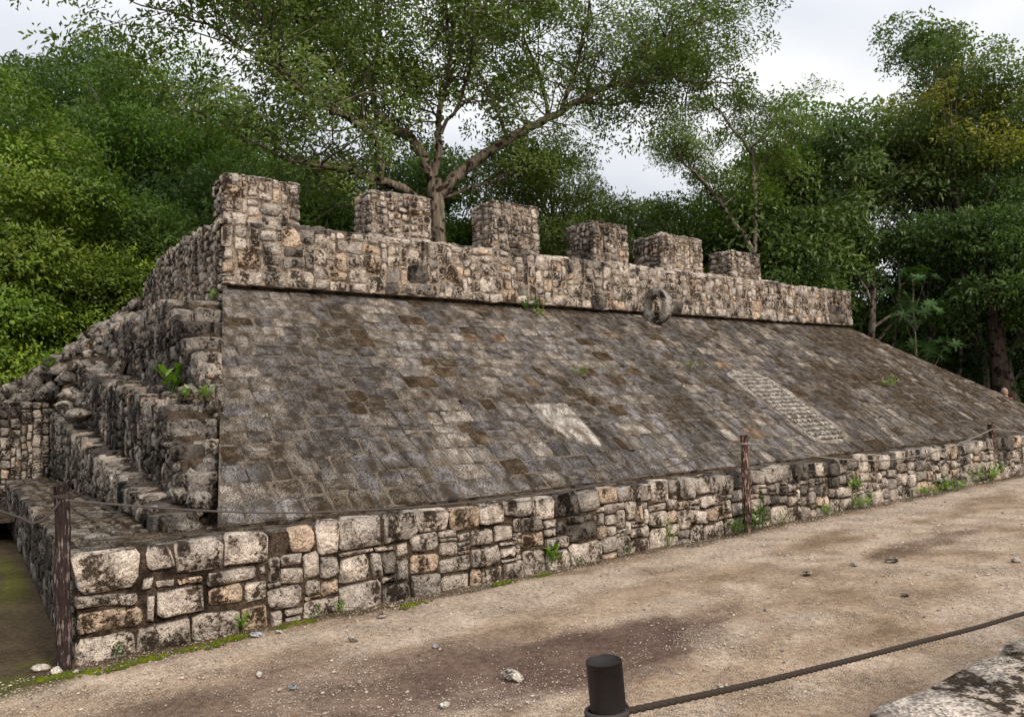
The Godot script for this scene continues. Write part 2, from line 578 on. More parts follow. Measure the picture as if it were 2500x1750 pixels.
func row(w: float, y: float, h: float, w0: float, w1: float) -> Array[Rect2]:
	var out: Array[Rect2] = []
	var x := 0.0
	while x < w - 0.02:
		var k := rng.randf_range(w0, w1)
		if w - x - k < w0 * 0.6: k = w - x
		out.append(Rect2(x, y, k, h))
		x += k
	return out

func slope_left(s: float) -> float:   # s: 0 at the foot, 1 at the head of the slope
	return lerpf(1.135, 2.237, s)

func slope_right(s: float) -> float:
	return lerpf(21.43, 18.25, s)

func bench() -> void:
	warping = 0.022
	var t := thing("bench_wall", "low mossy bench wall of rough limestone blocks along the foot of the paved slope", "wall")
	var st := begin()
	block(st, Vector3(0.03, -0.3, SLOPE_Z - 0.5), Vector3(23.0, BENCH_H - 0.035, -0.008), DARK_EARTH)
	put("earth_core", finish(st), M.mortar, t)
	var U := Vector3.RIGHT; var V := Vector3.UP; var N := Vector3.BACK
	var rects: Array[Rect2] = []
	var head := row(23.0, 0.0, 1.0, 0.2, 0.42)
	for r in head:
		var h := rng.randf_range(0.17, 0.27)
		rects.append(Rect2(r.position.x, BENCH_H - h, r.size.x, h + rng.randf_range(-0.015, 0.03)))
	rects = rects.filter(func(r: Rect2) -> bool: return r.position.x > 1.38)
	var top := PackedVector2Array()
	for r in rects:
		top.append(Vector2(r.position.x + 0.01, r.position.y)); top.append(Vector2(r.end.x - 0.01, r.position.y))
	var low := pack(21.6, 0.62, 0.02, RUBBLE)
	for r in low:
		r.position.x += 1.38
		var lim := along(top, r.get_center().x)
		if r.position.y > lim - 0.035: continue
		if r.end.y > lim: r.size.y = lim - r.position.y
		if r.position.y < 0.01:
			r.size.y += 0.06
			r.position.y -= 0.06
		rects.append(r)
	for q in [[0.0, 0.47, 0.44, 0.285], [0.46, 0.54, 0.21, 0.21], [0.68, 0.50, 0.34, 0.25], [1.02, 0.50, 0.35, 0.265], [0.0, 0.345, 0.43, 0.10], [0.445, 0.43, 0.075, 0.10], [0.53, 0.435, 0.14, 0.06], [0.53, 0.36, 0.005, 0.005], [0.68, 0.43, 0.19, 0.055], [0.89, 0.385, 0.39, 0.115], [1.29, 0.40, 0.09, 0.09],
			[0.0, 0.175, 0.46, 0.165], [0.475, 0.20, 0.055, 0.2], [0.54, 0.205, 0.35, 0.215], [0.90, 0.225, 0.27, 0.155], [1.18, 0.21, 0.2, 0.165], [0.0, -0.06, 0.41, 0.225], [0.42, -0.06, 0.35, 0.25], [0.775, -0.06, 0.38, 0.265], [1.165, -0.06, 0.215, 0.255]]:
		rects.append(Rect2(q[0], q[1], q[2], q[3]))
	masonry(t, "stone", rects, Vector3.ZERO, U, V, N, {mat = M.stone, joint = 0.022, front = 0.04, bevel = 0.026, bulge = 0.010, back = 0.1, cut = 0.15, jitter = 0.07, rough = 0.012, limit = 290,
		joint_small = 0.5, color = func(p: Vector3, r: Rect2) -> Color: return limestone(p, (0.10 if r.end.y > BENCH_H - 0.03 else (-0.16 if p.y < 0.3 else 0.02)) - 0.25 * ramp(1.2 - p.x, 0.0, 0.8))})
	# flagstones of the tread
	var deck: Array[Rect2] = []
	for k in 2:
		for r in row(22.5, 0.06 + k * 0.26, 0.26, 0.28, 0.6): deck.append(r)
	masonry(t, "flagstone", deck, Vector3(0, BENCH_H - 0.05, 0), U, Vector3.FORWARD, Vector3.UP, {mat = M.paving, joint = 0.03, front = 0.03, bevel = 0.015, bulge = 0.0, back = 0.05, jitter = 0.05, rough = 0.006, limit = 90, rest = "far_flagstones",
		color = func(_p: Vector3, _r: Rect2) -> Color: return shade(Color(0.26, 0.235, 0.2).lerp(Color(0.14, 0.10, 0.065), rng.randf()), rng.randf_range(0.8, 1.3))})

func bench_side() -> void:
	var t := thing("bench_end_wall", "shaded mossy end of the bench platform running back on the far left", "wall")
	var st := begin()
	block(st, Vector3(0.04, -0.3, -10.75), Vector3(0.72, BENCH_H - 0.04, SLOPE_Z - 0.5), DARK_EARTH)
	put("earth_core", finish(st), M.mortar, t)
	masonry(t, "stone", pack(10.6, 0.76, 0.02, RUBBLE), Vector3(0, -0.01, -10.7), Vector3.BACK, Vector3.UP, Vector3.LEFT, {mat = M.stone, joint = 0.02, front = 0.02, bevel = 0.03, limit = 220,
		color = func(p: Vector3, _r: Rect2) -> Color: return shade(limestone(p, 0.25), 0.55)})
	var deck := pack(0.78, 10.1, 0.03, [[0.2, 0.45, 0.18, 0.36, 3.0], [0.1, 0.2, 0.1, 0.2, 1.0]])
	masonry(t, "flagstone", deck, Vector3(0, BENCH_H - 0.05, -0.6), Vector3.RIGHT, Vector3.FORWARD, Vector3.UP, {mat = M.paving, joint = 0.03, front = 0.03, bevel = 0.02, back = 0.05, jitter = 0.07, rough = 0.01, limit = 90,
		color = func(_p: Vector3, _r: Rect2) -> Color: return shade(Color(0.34, 0.31, 0.275).lerp(Color(0.16, 0.115, 0.07), rng.randf()), rng.randf_range(0.8, 1.25))})

func paved_slope() -> void:
	warping = 0.012
	staining = 1.0
	var t := thing("paved_slope", "long sloping apron paved with grey, brown and pale stone tiles", "stone ramp")
	var V := Vector3(0, TOP_Y - BENCH_H, TOP_Z - SLOPE_Z)
	var L := V.length()
	V /= L
	var U := Vector3.RIGHT
	var N := U.cross(V)
	var O := Vector3(0, BENCH_H, SLOPE_Z)
	# bed under the tiles: a wedge
	var st := begin()
	st.set_smooth_group(-1)
	var d := N * -0.003
	var a := O + U * slope_left(0) + d; var b := O + U * slope_right(0) + d
	var c := O + V * (L + 0.25) + U * slope_right(1.05) + d; var e := O + V * (L + 0.25) + U * slope_left(1.05) + d
	var bed := Color(0.37, 0.325, 0.275)
	quad(st, a, b, c, e, bed)
	var fa := Vector3(a.x, -0.3, a.z); var fb := Vector3(b.x, -0.3, b.z); var fc := Vector3(c.x, -0.3, c.z); var fe := Vector3(e.x, -0.3, e.z)
	quad(st, fe, fa, a, e, DARK_EARTH); quad(st, fb, fc, c, b, DARK_EARTH); quad(st, fc, fe, e, c, DARK_EARTH); quad(st, fa, fb, b, a, DARK_EARTH)
	put("mortar_bed", finish(st), M.mortar, t)
	var rects: Array[Rect2] = []
	var y := 0.0
	while y < L - 0.05:
		var h := rng.randf_range(0.2, 0.31)
		if L - y - h < 0.15: h = L - y
		var f := (y + h * 0.5) / L
		var x := slope_left(f) + 0.005
		var right := slope_right(f)
		while x < right - 0.05:
			var w := rng.randf_range(0.17, 0.36) if rng.randf() < 0.9 else rng.randf_range(0.36, 0.5)
			if right - x - w < 0.18: w = right - x
			var r := Rect2(x, y, w, h)
			x += w
			if rng.randf() < 0.10 and w > 0.3:     # two thin tiles in place of one
				rects.append(Rect2(r.position, Vector2(w, h * 0.5)))
				rects.append(Rect2(r.position + Vector2(0, h * 0.5), Vector2(w, h * 0.5)))
				continue
			rects.append(r)
		y += h
	var hole := func(p: Vector3) -> bool:
		var s := (p - O).dot(V)
		return not (p.x > 10.6 and p.x < 11.86 and s > 0.3 and s < 2.5) and not (p.x > 5.62 and p.x < 6.2 and s > 0.85 and s < 1.62)
	masonry(t, "tile", rects, O, U, V, N, {mat = M.paving, joint = 0.026, front = 0.005, bevel = 0.006, bulge = 0.003, back = 0.03, cut = 0.12, jitter = 0.06, rough = 0.002, skew = 0.02, limit = 298, rest = "far_tiles", keep = hole, color = tile_color})
	staining = 0.0

func tile_color(p: Vector3, _r: Rect2) -> Color:
	var k := rng.randf()
	var n := blotch.get_noise_3d(p.x * 0.55, p.y, p.z)
	var streak := blotch.get_noise_2d(p.x * 1.5 + p.z * 0.25, p.y * 0.35)     # stains that run down the slope
	var up := clampf((p.y - BENCH_H) / 2.7, 0, 1)
	var far := ramp(p.x, 11.0, 19.0)
	var brown := 0.06 + 0.16 * far + 0.22 * n + 0.03 * up
	var pale := 0.07 + 0.16 * up - 0.25 * n + 0.2 * streak
	var f := clampf(1.0 + 0.75 * streak, 0.62, 1.35)
	if k < brown: return shade(Color(0.135, 0.095, 0.057), rng.randf_range(0.8, 1.3))
	if k < brown + pale: return shade(Color(0.52, 0.46, 0.40), rng.randf_range(0.75, 1.1))
	if k < brown + pale + 0.010: return Color(0.46, 0.32, 0.21)
	var grey := Color(0.29, 0.272, 0.268) if rng.randf() < 0.6 else Color(0.35, 0.31, 0.272)
	if rng.randf() < 0.15: grey = Color(0.225, 0.212, 0.214)
	return shade(grey.lerp(Color(0.20, 0.155, 0.11), 0.45 * far + 0.18 * rng.randf()), f * rng.randf_range(0.88, 1.14))

func upper_wall() -> void:
	warping = 0.05
	var t := thing("upper_wall", "long upright rubble wall on top of the paved slope, streaked black and cream", "wall")
	var x0 := 2.21; var x1 := 18.27; var y0 := TOP_Y + 0.045; var z := TOP_Z + 0.1
	var st := begin()
	block(st, Vector3(x0 + 0.03, TOP_Y - 1.2, -10.0), Vector3(x1 - 0.03, 4.42, TOP_Z - 0.12), DARK_EARTH)
	block(st, Vector3(x0 + 0.03, y0 + 0.01, TOP_Z - 0.11), Vector3(x1 - 0.03, 4.425, z + 0.002), PALE_MORTAR)
	put("mortar_core", finish(st), M.mortar, t)
	var rects := pack(x1 - x0, 0.915, 0.0217, [[0.26, 0.46, 0.18, 0.31, 4.0], [0.17, 0.32, 0.13, 0.2, 4.0], [0.1, 0.2, 0.07, 0.13, 1.0], [0.08, 0.24, 0.03, 0.06, 2.0]])
	var col := func(p: Vector3, _r: Rect2) -> Color: return limestone(p, 0.12 * ramp(p.y, 4.1, 4.4) - 0.14)
	masonry(t, "stone", rects, Vector3(x0, y0, z), Vector3.RIGHT, Vector3.UP, Vector3.BACK, {mat = M.stone, joint = 0.026, front = 0.022, bevel = 0.016, bulge = 0.008, jitter = 0.09, cut = 0.2, rough = 0.012, color = col, limit = 290})
	masonry(t, "end_stone", pack(0.4, 0.91, 0.02, RUBBLE), Vector3(x1 - 0.02, y0, z), Vector3.FORWARD, Vector3.UP, Vector3.RIGHT, {mat = M.stone, front = 0.02, color = col, limit = 10})
	var cap: Array[Rect2] = row(x1 - x0, 0.0, 0.3, 0.2, 0.5)
	masonry(t, "cap_stone", cap, Vector3(x0, 4.41, z + 0.01), Vector3.RIGHT, Vector3.FORWARD, Vector3.UP, {mat = M.stone, joint = 0.012, front = 0.045, bevel = 0.03, back = 0.03, cut = 0.1, limit = 60,
		color = func(p: Vector3, _r: Rect2) -> Color: return limestone(p, 0.3)})
	# a low kerb set back behind the edge
	var kerb := thing("parapet_kerb", "low dark course of stones set back on top of the upper wall, below the pillars", "kerb")
	st = begin()
	block(st, Vector3(2.3, 4.3, -5.7), Vector3(15.9, 4.55, -4.66), PALE_MORTAR)
	put("mortar_core", finish(st), M.mortar, kerb)
	masonry(kerb, "stone", row(13.7, 0.0, 0.14, 0.16, 0.45), Vector3(2.25, 4.44, -4.65), Vector3.RIGHT, Vector3.UP, Vector3.BACK, {mat = M.stone, front = 0.04, back = 0.15, joint = 0.014, limit = 60,
		color = func(p: Vector3, _r: Rect2) -> Color: return limestone(p, 0.18)})

func pillars() -> void:
	warping = 0.022
	var data := [[2.38, 3.46, 5.25, 0.55], [4.66, 5.78, 5.35, 0.6], [7.09, 8.14, 5.50, 0.7], [9.51, 10.51, 5.42, 0.77], [11.54, 12.88, 5.39, 0.86], [13.91, 15.03, 5.23, 0.64]]
	var labels := ["cream stone pillar at the left end of the upper wall, clear of the big tree", "stone pillar directly in front of the big tree trunk", "tall pale pillar with dark cap just right of the big tree trunk",
		"pillar with blackened top edges, above and left of the stone ring", "widest pale pillar of rounded stones, above and right of the stone ring", "last small pillar at the right end of the row, below the pale forked tree"]
	var dark := [-0.12, 0.02, -0.05, 0.14, -0.2, 0.0]
	for k in 6:
		var d: Array = data[k]
		var x0: float = d[0]; var x1: float = d[1]; var top: float = d[2]; var dep: float = d[3]
		var zf := TOP_Z - 0.35
		var y0 := 4.50
		var t := thing("stone_pillar", labels[k], "pillar", Vector3.ZERO, "stone pillars along the upper wall")
		var st := begin()
		block(st, Vector3(x0 + 0.03, y0, zf - dep + 0.03), Vector3(x1 - 0.03, top - 0.04, zf + 0.004), PALE_MORTAR)
		put("mortar_core", finish(st), M.mortar, t)
		var bias: float = dark[k]
		var col := func(p: Vector3, _r: Rect2) -> Color: return limestone(p, bias - 0.2 + 0.25 * ramp(p.y, top - 0.22, top - 0.05))
		var h := top - y0
		var kinds: Array = [[0.16, 0.3, 0.11, 0.19, 3.0], [0.12, 0.24, 0.08, 0.14, 4.0], [0.06, 0.14, 0.05, 0.1, 2.0], [0.04, 0.1, 0.03, 0.05, 1.5]]
		if k == 0: kinds = RUBBLE
		var o := {mat = M.stone, joint = 0.024, front = 0.034, bevel = 0.018, bulge = 0.012, jitter = 0.10, cut = 0.2, rough = 0.014, color = col, limit = 70}
		masonry(t, "stone", pack(x1 - x0, h, 0.02, kinds), Vector3(x0, y0, zf), Vector3.RIGHT, Vector3.UP, Vector3.BACK, o)
		masonry(t, "side_stone", pack(dep, h, 0.02, kinds), Vector3(x0, y0, zf - dep), Vector3.BACK, Vector3.UP, Vector3.LEFT, o)
		masonry(t, "side_stone", pack(dep, h, 0.02, kinds), Vector3(x1, y0, zf), Vector3.FORWARD, Vector3.UP, Vector3.RIGHT, o)
		masonry(t, "back_stone", pack(x1 - x0, h, 0.02, RUBBLE), Vector3(x1, y0, zf - dep), Vector3.LEFT, Vector3.UP, Vector3.FORWARD, o)
		masonry(t, "cap_stone", pack(x1 - x0, dep, 0.02, RUBBLE), Vector3(x0, top - 0.05, zf), Vector3.RIGHT, Vector3.FORWARD, Vector3.UP, {mat = M.stone, joint = 0.015, front = 0.06, bevel = 0.04, back = 0.05, color = func(p: Vector3, _r: Rect2) -> Color: return limestone(p, 0.35)})

# A stepped terrace: extruded along x from its face, its top following a profile along z.
func terrace(label: String, x0: float, x1: float, z0: float, top: PackedVector2Array, base: PackedVector2Array, rise: float) -> void:
	var wide := x1
	# profiles run along u = z - z0, heights are absolute
	var t := thing("terrace_wall", label, "wall", Vector3.ZERO, "stepped terraces at the left end of the ruin")
	var st := begin()
	st.set_smooth_group(-1)
	for i in top.size() - 1:
		var a := top[i]; var b := top[i + 1]
		var za := z0 + a.x; var zb := z0 + b.x
		var ya := a.y - 0.05; var yb := b.y - 0.05
		quad(st, Vector3(x0 + 0.04, ya, za), Vector3(x0 + 0.04, yb, zb), Vector3(minf(x1, slope_edge(zb)), yb + rise, zb), Vector3(minf(x1, slope_edge(za)), ya + rise, za), DARK_EARTH)
		quad(st, Vector3(x0 + 0.04, 0.3, za), Vector3(x0 + 0.04, 0.3, zb), Vector3(x0 + 0.04, yb, zb), Vector3(x0 + 0.04, ya, za), DARK_EARTH)
	var e := top[-1]
	var ze := z0 + e.x
	x1 = minf(x1, slope_edge(ze))
	quad(st, Vector3(x0 + 0.04, 0.3, ze), Vector3(x1, 0.3, ze), Vector3(x1, e.y + rise - 0.05, ze), Vector3(x0 + 0.04, e.y - 0.05, ze), DARK_EARTH)
	x1 = wide
	put("earth_core", finish(st), M.mortar, t)
	var hi := 0.0
	for p in top: hi = maxf(hi, p.y)
	var len_ := top[-1].x
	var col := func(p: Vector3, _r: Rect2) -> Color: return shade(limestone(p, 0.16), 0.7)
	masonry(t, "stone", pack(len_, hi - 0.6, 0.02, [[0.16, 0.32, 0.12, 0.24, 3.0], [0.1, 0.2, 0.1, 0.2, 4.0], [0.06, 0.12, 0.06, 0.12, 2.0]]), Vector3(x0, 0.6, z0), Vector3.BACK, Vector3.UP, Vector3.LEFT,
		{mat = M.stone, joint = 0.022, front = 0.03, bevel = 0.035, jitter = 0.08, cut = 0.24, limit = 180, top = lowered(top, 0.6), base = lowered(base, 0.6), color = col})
	# step stones: rows of blocks across the top
	var z := len_
	while z > 0.1:
		var dz := rng.randf_range(0.28, 0.5)
		var y := along(top, z - dz * 0.5)
		var x := x0 - 0.02
		x1 = minf(wide, slope_edge(z0 + z - dz * 0.5))
		while x < x1 - 0.03:
			var w := rng.randf_range(0.22, 0.45)
			if x1 - x - w < 0.15: w = x1 - x
			var s2 := begin()
			var c := Vector3(x, y - 0.02 + rise * (x - x0) / (x1 - x0) + rng.randf_range(-0.015, 0.02), z0 + z)
			var q := Rect2(0.012, 0.012, w - 0.024, dz - 0.02)
			stone(s2, outline(q, 0.14, 0.08), c, Vector3.RIGHT, Vector3.FORWARD, Vector3.UP, 0.2, 0.02, 0.025, 0.006, shade(limestone(c, 0.16), 0.75), 0.014)
			put("step_stone", finish(s2), M.stone, t)
			x += w
		z -= dz

func slope_edge(z: float) -> float:
	return slope_left(clampf((z - SLOPE_Z) / (TOP_Z - SLOPE_Z), 0.0, 1.0)) - 0.02

func lowered(p: PackedVector2Array, d: float) -> PackedVector2Array:
	var o := PackedVector2Array()
	for q in p: o.append(q - Vector2(0, d))
	return o

func make_rocks() -> void:
	for k in 8:
		var st := begin()
		st.set_smooth_group(0)
		var rows: Array = []
		var squash := Vector3(rng.randf_range(0.85, 1.15), rng.randf_range(0.8, 1.0), rng.randf_range(0.85, 1.15))
		for i in 5:
			var ring := PackedVector3Array()
			for j in 7:
				var a := TAU * (j + 0.5 * (i % 2)) / 7.0
				var e := PI * (i + 0.35) / 4.7 - PI * 0.5
				var d := Vector3(cos(a) * cos(e), sin(e), sin(a) * cos(e))
				ring.append(d * squash * rng.randf_range(0.42, 0.6))
			rows.append(ring)
		var lo := Vector3(0, -0.45, 0); var up := Vector3(0, 0.46, 0)
		for i in 4:
			for j in 7:
				var l := (j + 1) % 7
				var ca := shade(Color.WHITE, rng.randf_range(0.8, 1.1))
				tri(st, rows[i][j], rows[i + 1][l], rows[i][l], ca, ca, ca)
				tri(st, rows[i][j], rows[i + 1][j], rows[i + 1][l], ca, ca, ca)
		for j in 7:
			var l := (j + 1) % 7
			tri(st, lo, rows[0][j], rows[0][l], Color.WHITE, Color.WHITE, Color.WHITE)
			tri(st, up, rows[4][l], rows[4][j], Color.WHITE, Color.WHITE, Color.WHITE)
		rocks.append(finish(st))

func rock_material(k: int) -> StandardMaterial3D:
	var key := "rock%d" % k
	if not M.has(key):
		var m: StandardMaterial3D = M.stone.duplicate()
		m.albedo_color = [Color(0.56, 0.49, 0.43), Color(0.44, 0.40, 0.36), Color(0.30, 0.27, 0.24), Color(0.62, 0.50, 0.39), Color(0.5, 0.5, 0.52), Color(0.92, 0.85, 0.76), Color(0.80, 0.72, 0.63), Color(0.70, 0.73, 0.78)][k].linear_to_srgb()
		M[key] = m
	return M[key]

func rock(called: String, parent: Node, at: Vector3, size: Vector3, tone_: int) -> MeshInstance3D:
	var o := put(called, rocks[rng.randi() % 8], rock_material(tone_), parent)
	o.position = at
	o.basis = Basis.from_euler(Vector3(rng.randf_range(-0.4, 0.4), rng.randf() * TAU, rng.randf_range(-0.4, 0.4))) * Basis.from_scale(size)
	return o

func left_ruin() -> void:
	var v := func(a: Array) -> PackedVector2Array:
		var o := PackedVector2Array()
		for k in a.size() / 2: o.append(Vector2(a[k * 2], a[k * 2 + 1]))
		return o
	terrace("lowest long terrace wall beside the bench platform, its top stepping down towards us", 0.72, 1.06, -10.7, v.call([0, 1.95, 3.7, 1.56, 7.2, 1.16, 8.8, 0.97, 9.4, 0.9, 9.8, 0.82]), v.call([0, 0.74, 9.8, 0.74]), 0.06)
	terrace("middle terrace wall with broken stair end, between the lowest terrace and the paved slope", 1.02, 1.56, -10.7, v.call([0, 2.9, 2.5, 2.56, 7.1, 2.0, 7.7, 1.9, 8.4, 1.82, 8.6, 1.66, 8.9, 1.45, 9.25, 1.2, 9.5, 1.02]), v.call([0, 1.8, 2.5, 1.6, 7.2, 1.1, 9.5, 0.8]), 0.05)
	terrace("highest terrace wall with a stepped edge, tucked against the head of the paved slope", 1.5, 2.2, -10.0, v.call([0, 3.4, 4.0, 3.32, 5.6, 3.3, 5.95, 3.05, 6.45, 2.8, 7.05, 2.48, 7.6, 2.2, 8.05, 1.92]), v.call([0, 2.4, 4.0, 2.2, 8.05, 1.7]), 0.02)
	# side of the upper building
	var t := thing("side_wall", "tall rubble side wall of the upper building, seen edge-on above the terraces", "wall")
	var top := PackedVector2Array([Vector2(0, 4.35), Vector2(1.5, 4.62), Vector2(4.0, 4.55), Vector2(5.62, 4.44)])
	masonry(t, "stone", pack(5.62, 2.2, 0.02, SMALL_RUBBLE), Vector3(2.22, 2.5, -10.0), Vector3.BACK, Vector3.UP, Vector3.LEFT, {mat = M.stone, joint = 0.02, front = 0.03, bevel = 0.03, jitter = 0.08, cut = 0.22, limit = 280, top = lowered(top, 2.45),
		color = func(p: Vector3, _r: Rect2) -> Color: return shade(limestone(p, 0.0), 0.92)})
	var st := begin()
	block(st, Vector3(2.25, 2.3, -10.02), Vector3(2.6, 4.5, -4.75), DARK_EARTH)
	put("earth_core", finish(st), M.mortar, t)
	# stones tumbled along the left edge of the slope
	var edge := thing("slope_edge_rubble", "ragged dark stones heaped along the left edge of the paved slope", "rubble")
	for k in 80:
		var f := rng.randf() * 0.8
		var y := lerpf(BENCH_H, TOP_Y, f)
		var z := lerpf(SLOPE_Z, TOP_Z, f)
		var s := rng.randf_range(0.09, 0.22)
		var off := rng.randf_range(0.06, 0.34)
		rock("stone", edge, Vector3(slope_left(f) - off, y - 0.16 - rng.randf() * 0.1 - off * 0.3, z - 0.03), Vector3(s * 1.4, s, s * 1.1), 1 + rng.randi() % 2)
	# rubble mound at the back left
	var m := thing("rubble_mound", "collapsed heap of grey boulders at the back left of the ruin", "rubble")
	st = begin()
	st.set_smooth_group(0)
	var hgt := func(x: float, z: float) -> float:
		var back := along(PackedVector2Array([Vector2(-4, 0.9), Vector2(-1.5, 1.7), Vector2(0.2, 2.45), Vector2(1.2, 3.2), Vector2(1.9, 3.7), Vector2(2.5, 4.4)]), x)
		if z > -10.85 and x < 0.7: return 0.3
		var floor_ := along(PackedVector2Array([Vector2(-4, 0.7), Vector2(0.7, 1.8), Vector2(1.0, 1.85), Vector2(1.1, 2.3), Vector2(1.5, 2.5), Vector2(1.62, 3.15), Vector2(2.5, 3.2)]), x)
		var front := ramp(-7.9 - z, 0.0, 2.9) if x > 0.7 else ramp(-10.85 - z, 0.0, 0.6)
		return lerpf(minf(floor_, back), back, front) * (1.0 if z > -12.2 else maxf(0.0, 1.0 + (z + 12.2) * 0.6)) + 0.05 * fine.get_noise_3d(x * 9.0, z * 9.0, 0.0)
	var x := -4.0
	while x < 2.3:
		var z := -13.6
		while z < -7.3:
			var p00 := Vector3(x, hgt.call(x, z), z); var p10 := Vector3(x + 0.2, hgt.call(x + 0.2, z), z)
			var p01 := Vector3(x, hgt.call(x, z + 0.2), z + 0.2); var p11 := Vector3(x + 0.2, hgt.call(x + 0.2, z + 0.2), z + 0.2)
			if maxf(absf(p00.y - p10.y), absf(p00.y - p01.y)) < 1.2: quad(st, p00, p01, p11, p10, DARK_EARTH)
			z += 0.2
		x += 0.2
	block(st, Vector3(0.75, 0.0, -12.6), Vector3(2.3, 1.9, -10.75), DARK_EARTH)
	block(st, Vector3(1.06, 0.0, -12.0), Vector3(2.28, 2.75, -10.72), DARK_EARTH)
	block(st, Vector3(1.52, 0.0, -11.6), Vector3(2.26, 3.3, -9.9), DARK_EARTH)
	put("earth_core", finish(st), M.mortar, m)
	for k in 420:
		var px := rng.randf_range(-3.0, 2.25)
		var pz := rng.randf_range(-11.4, -7.5)
		if px < 0.75 and pz > -10.95: pz = rng.randf_range(-11.6, -10.95)
		var s := rng.randf_range(0.14, 0.34)
		if k > 290:     # smaller stones between
			s *= 0.5
		rock("boulder", m, Vector3(px, hgt.call(px, pz) + s * 0.15, pz), Vector3(s * 1.35, s * 0.9, s * 1.1), rng.randi() % 3)
	for k in 14:   # the gap behind the lowest terrace
		var s := rng.randf_range(0.26, 0.42)
		rock("boulder", m, Vector3(rng.randf_range(0.55, 1.15), rng.randf_range(1.85, 2.5), rng.randf_range(-11.1, -10.7)), Vector3(s * 1.2, s * 0.9, s), 1)
	for k in 16:   # a few big ones on the skyline
		var px := rng.randf_range(0.2, 2.2)
		var s := rng.randf_range(0.3, 0.5)
		rock("boulder", m, Vector3(px, hgt.call(px, -10.8) + s * 0.1, -10.7 + rng.randf_range(-0.4, 0.4)), Vector3(s * 1.3, s * 0.85, s), rng.randi() % 2)
	warping = 0.04
	var bw := thing("ruined_back_wall", "ruined masonry wall facing us behind the far end of the bench platform", "wall")
	st = begin()
	block(st, Vector3(-4.0, 0.0, -11.2), Vector3(0.72, 2.0, -10.74), DARK_EARTH)
	put("earth_core", finish(st), M.mortar, bw)
	masonry(bw, "stone", pack(4.7, 2.2, 0.02, RUBBLE), Vector3(-4.0, -0.03, -10.72), Vector3.RIGHT, Vector3.UP, Vector3.BACK, {mat = M.stone, joint = 0.02, front = 0.04, bevel = 0.025, jitter = 0.1, limit = 150, color = func(p: Vector3, _r: Rect2) -> Color: return shade(limestone(p, 0.15), 0.8)})

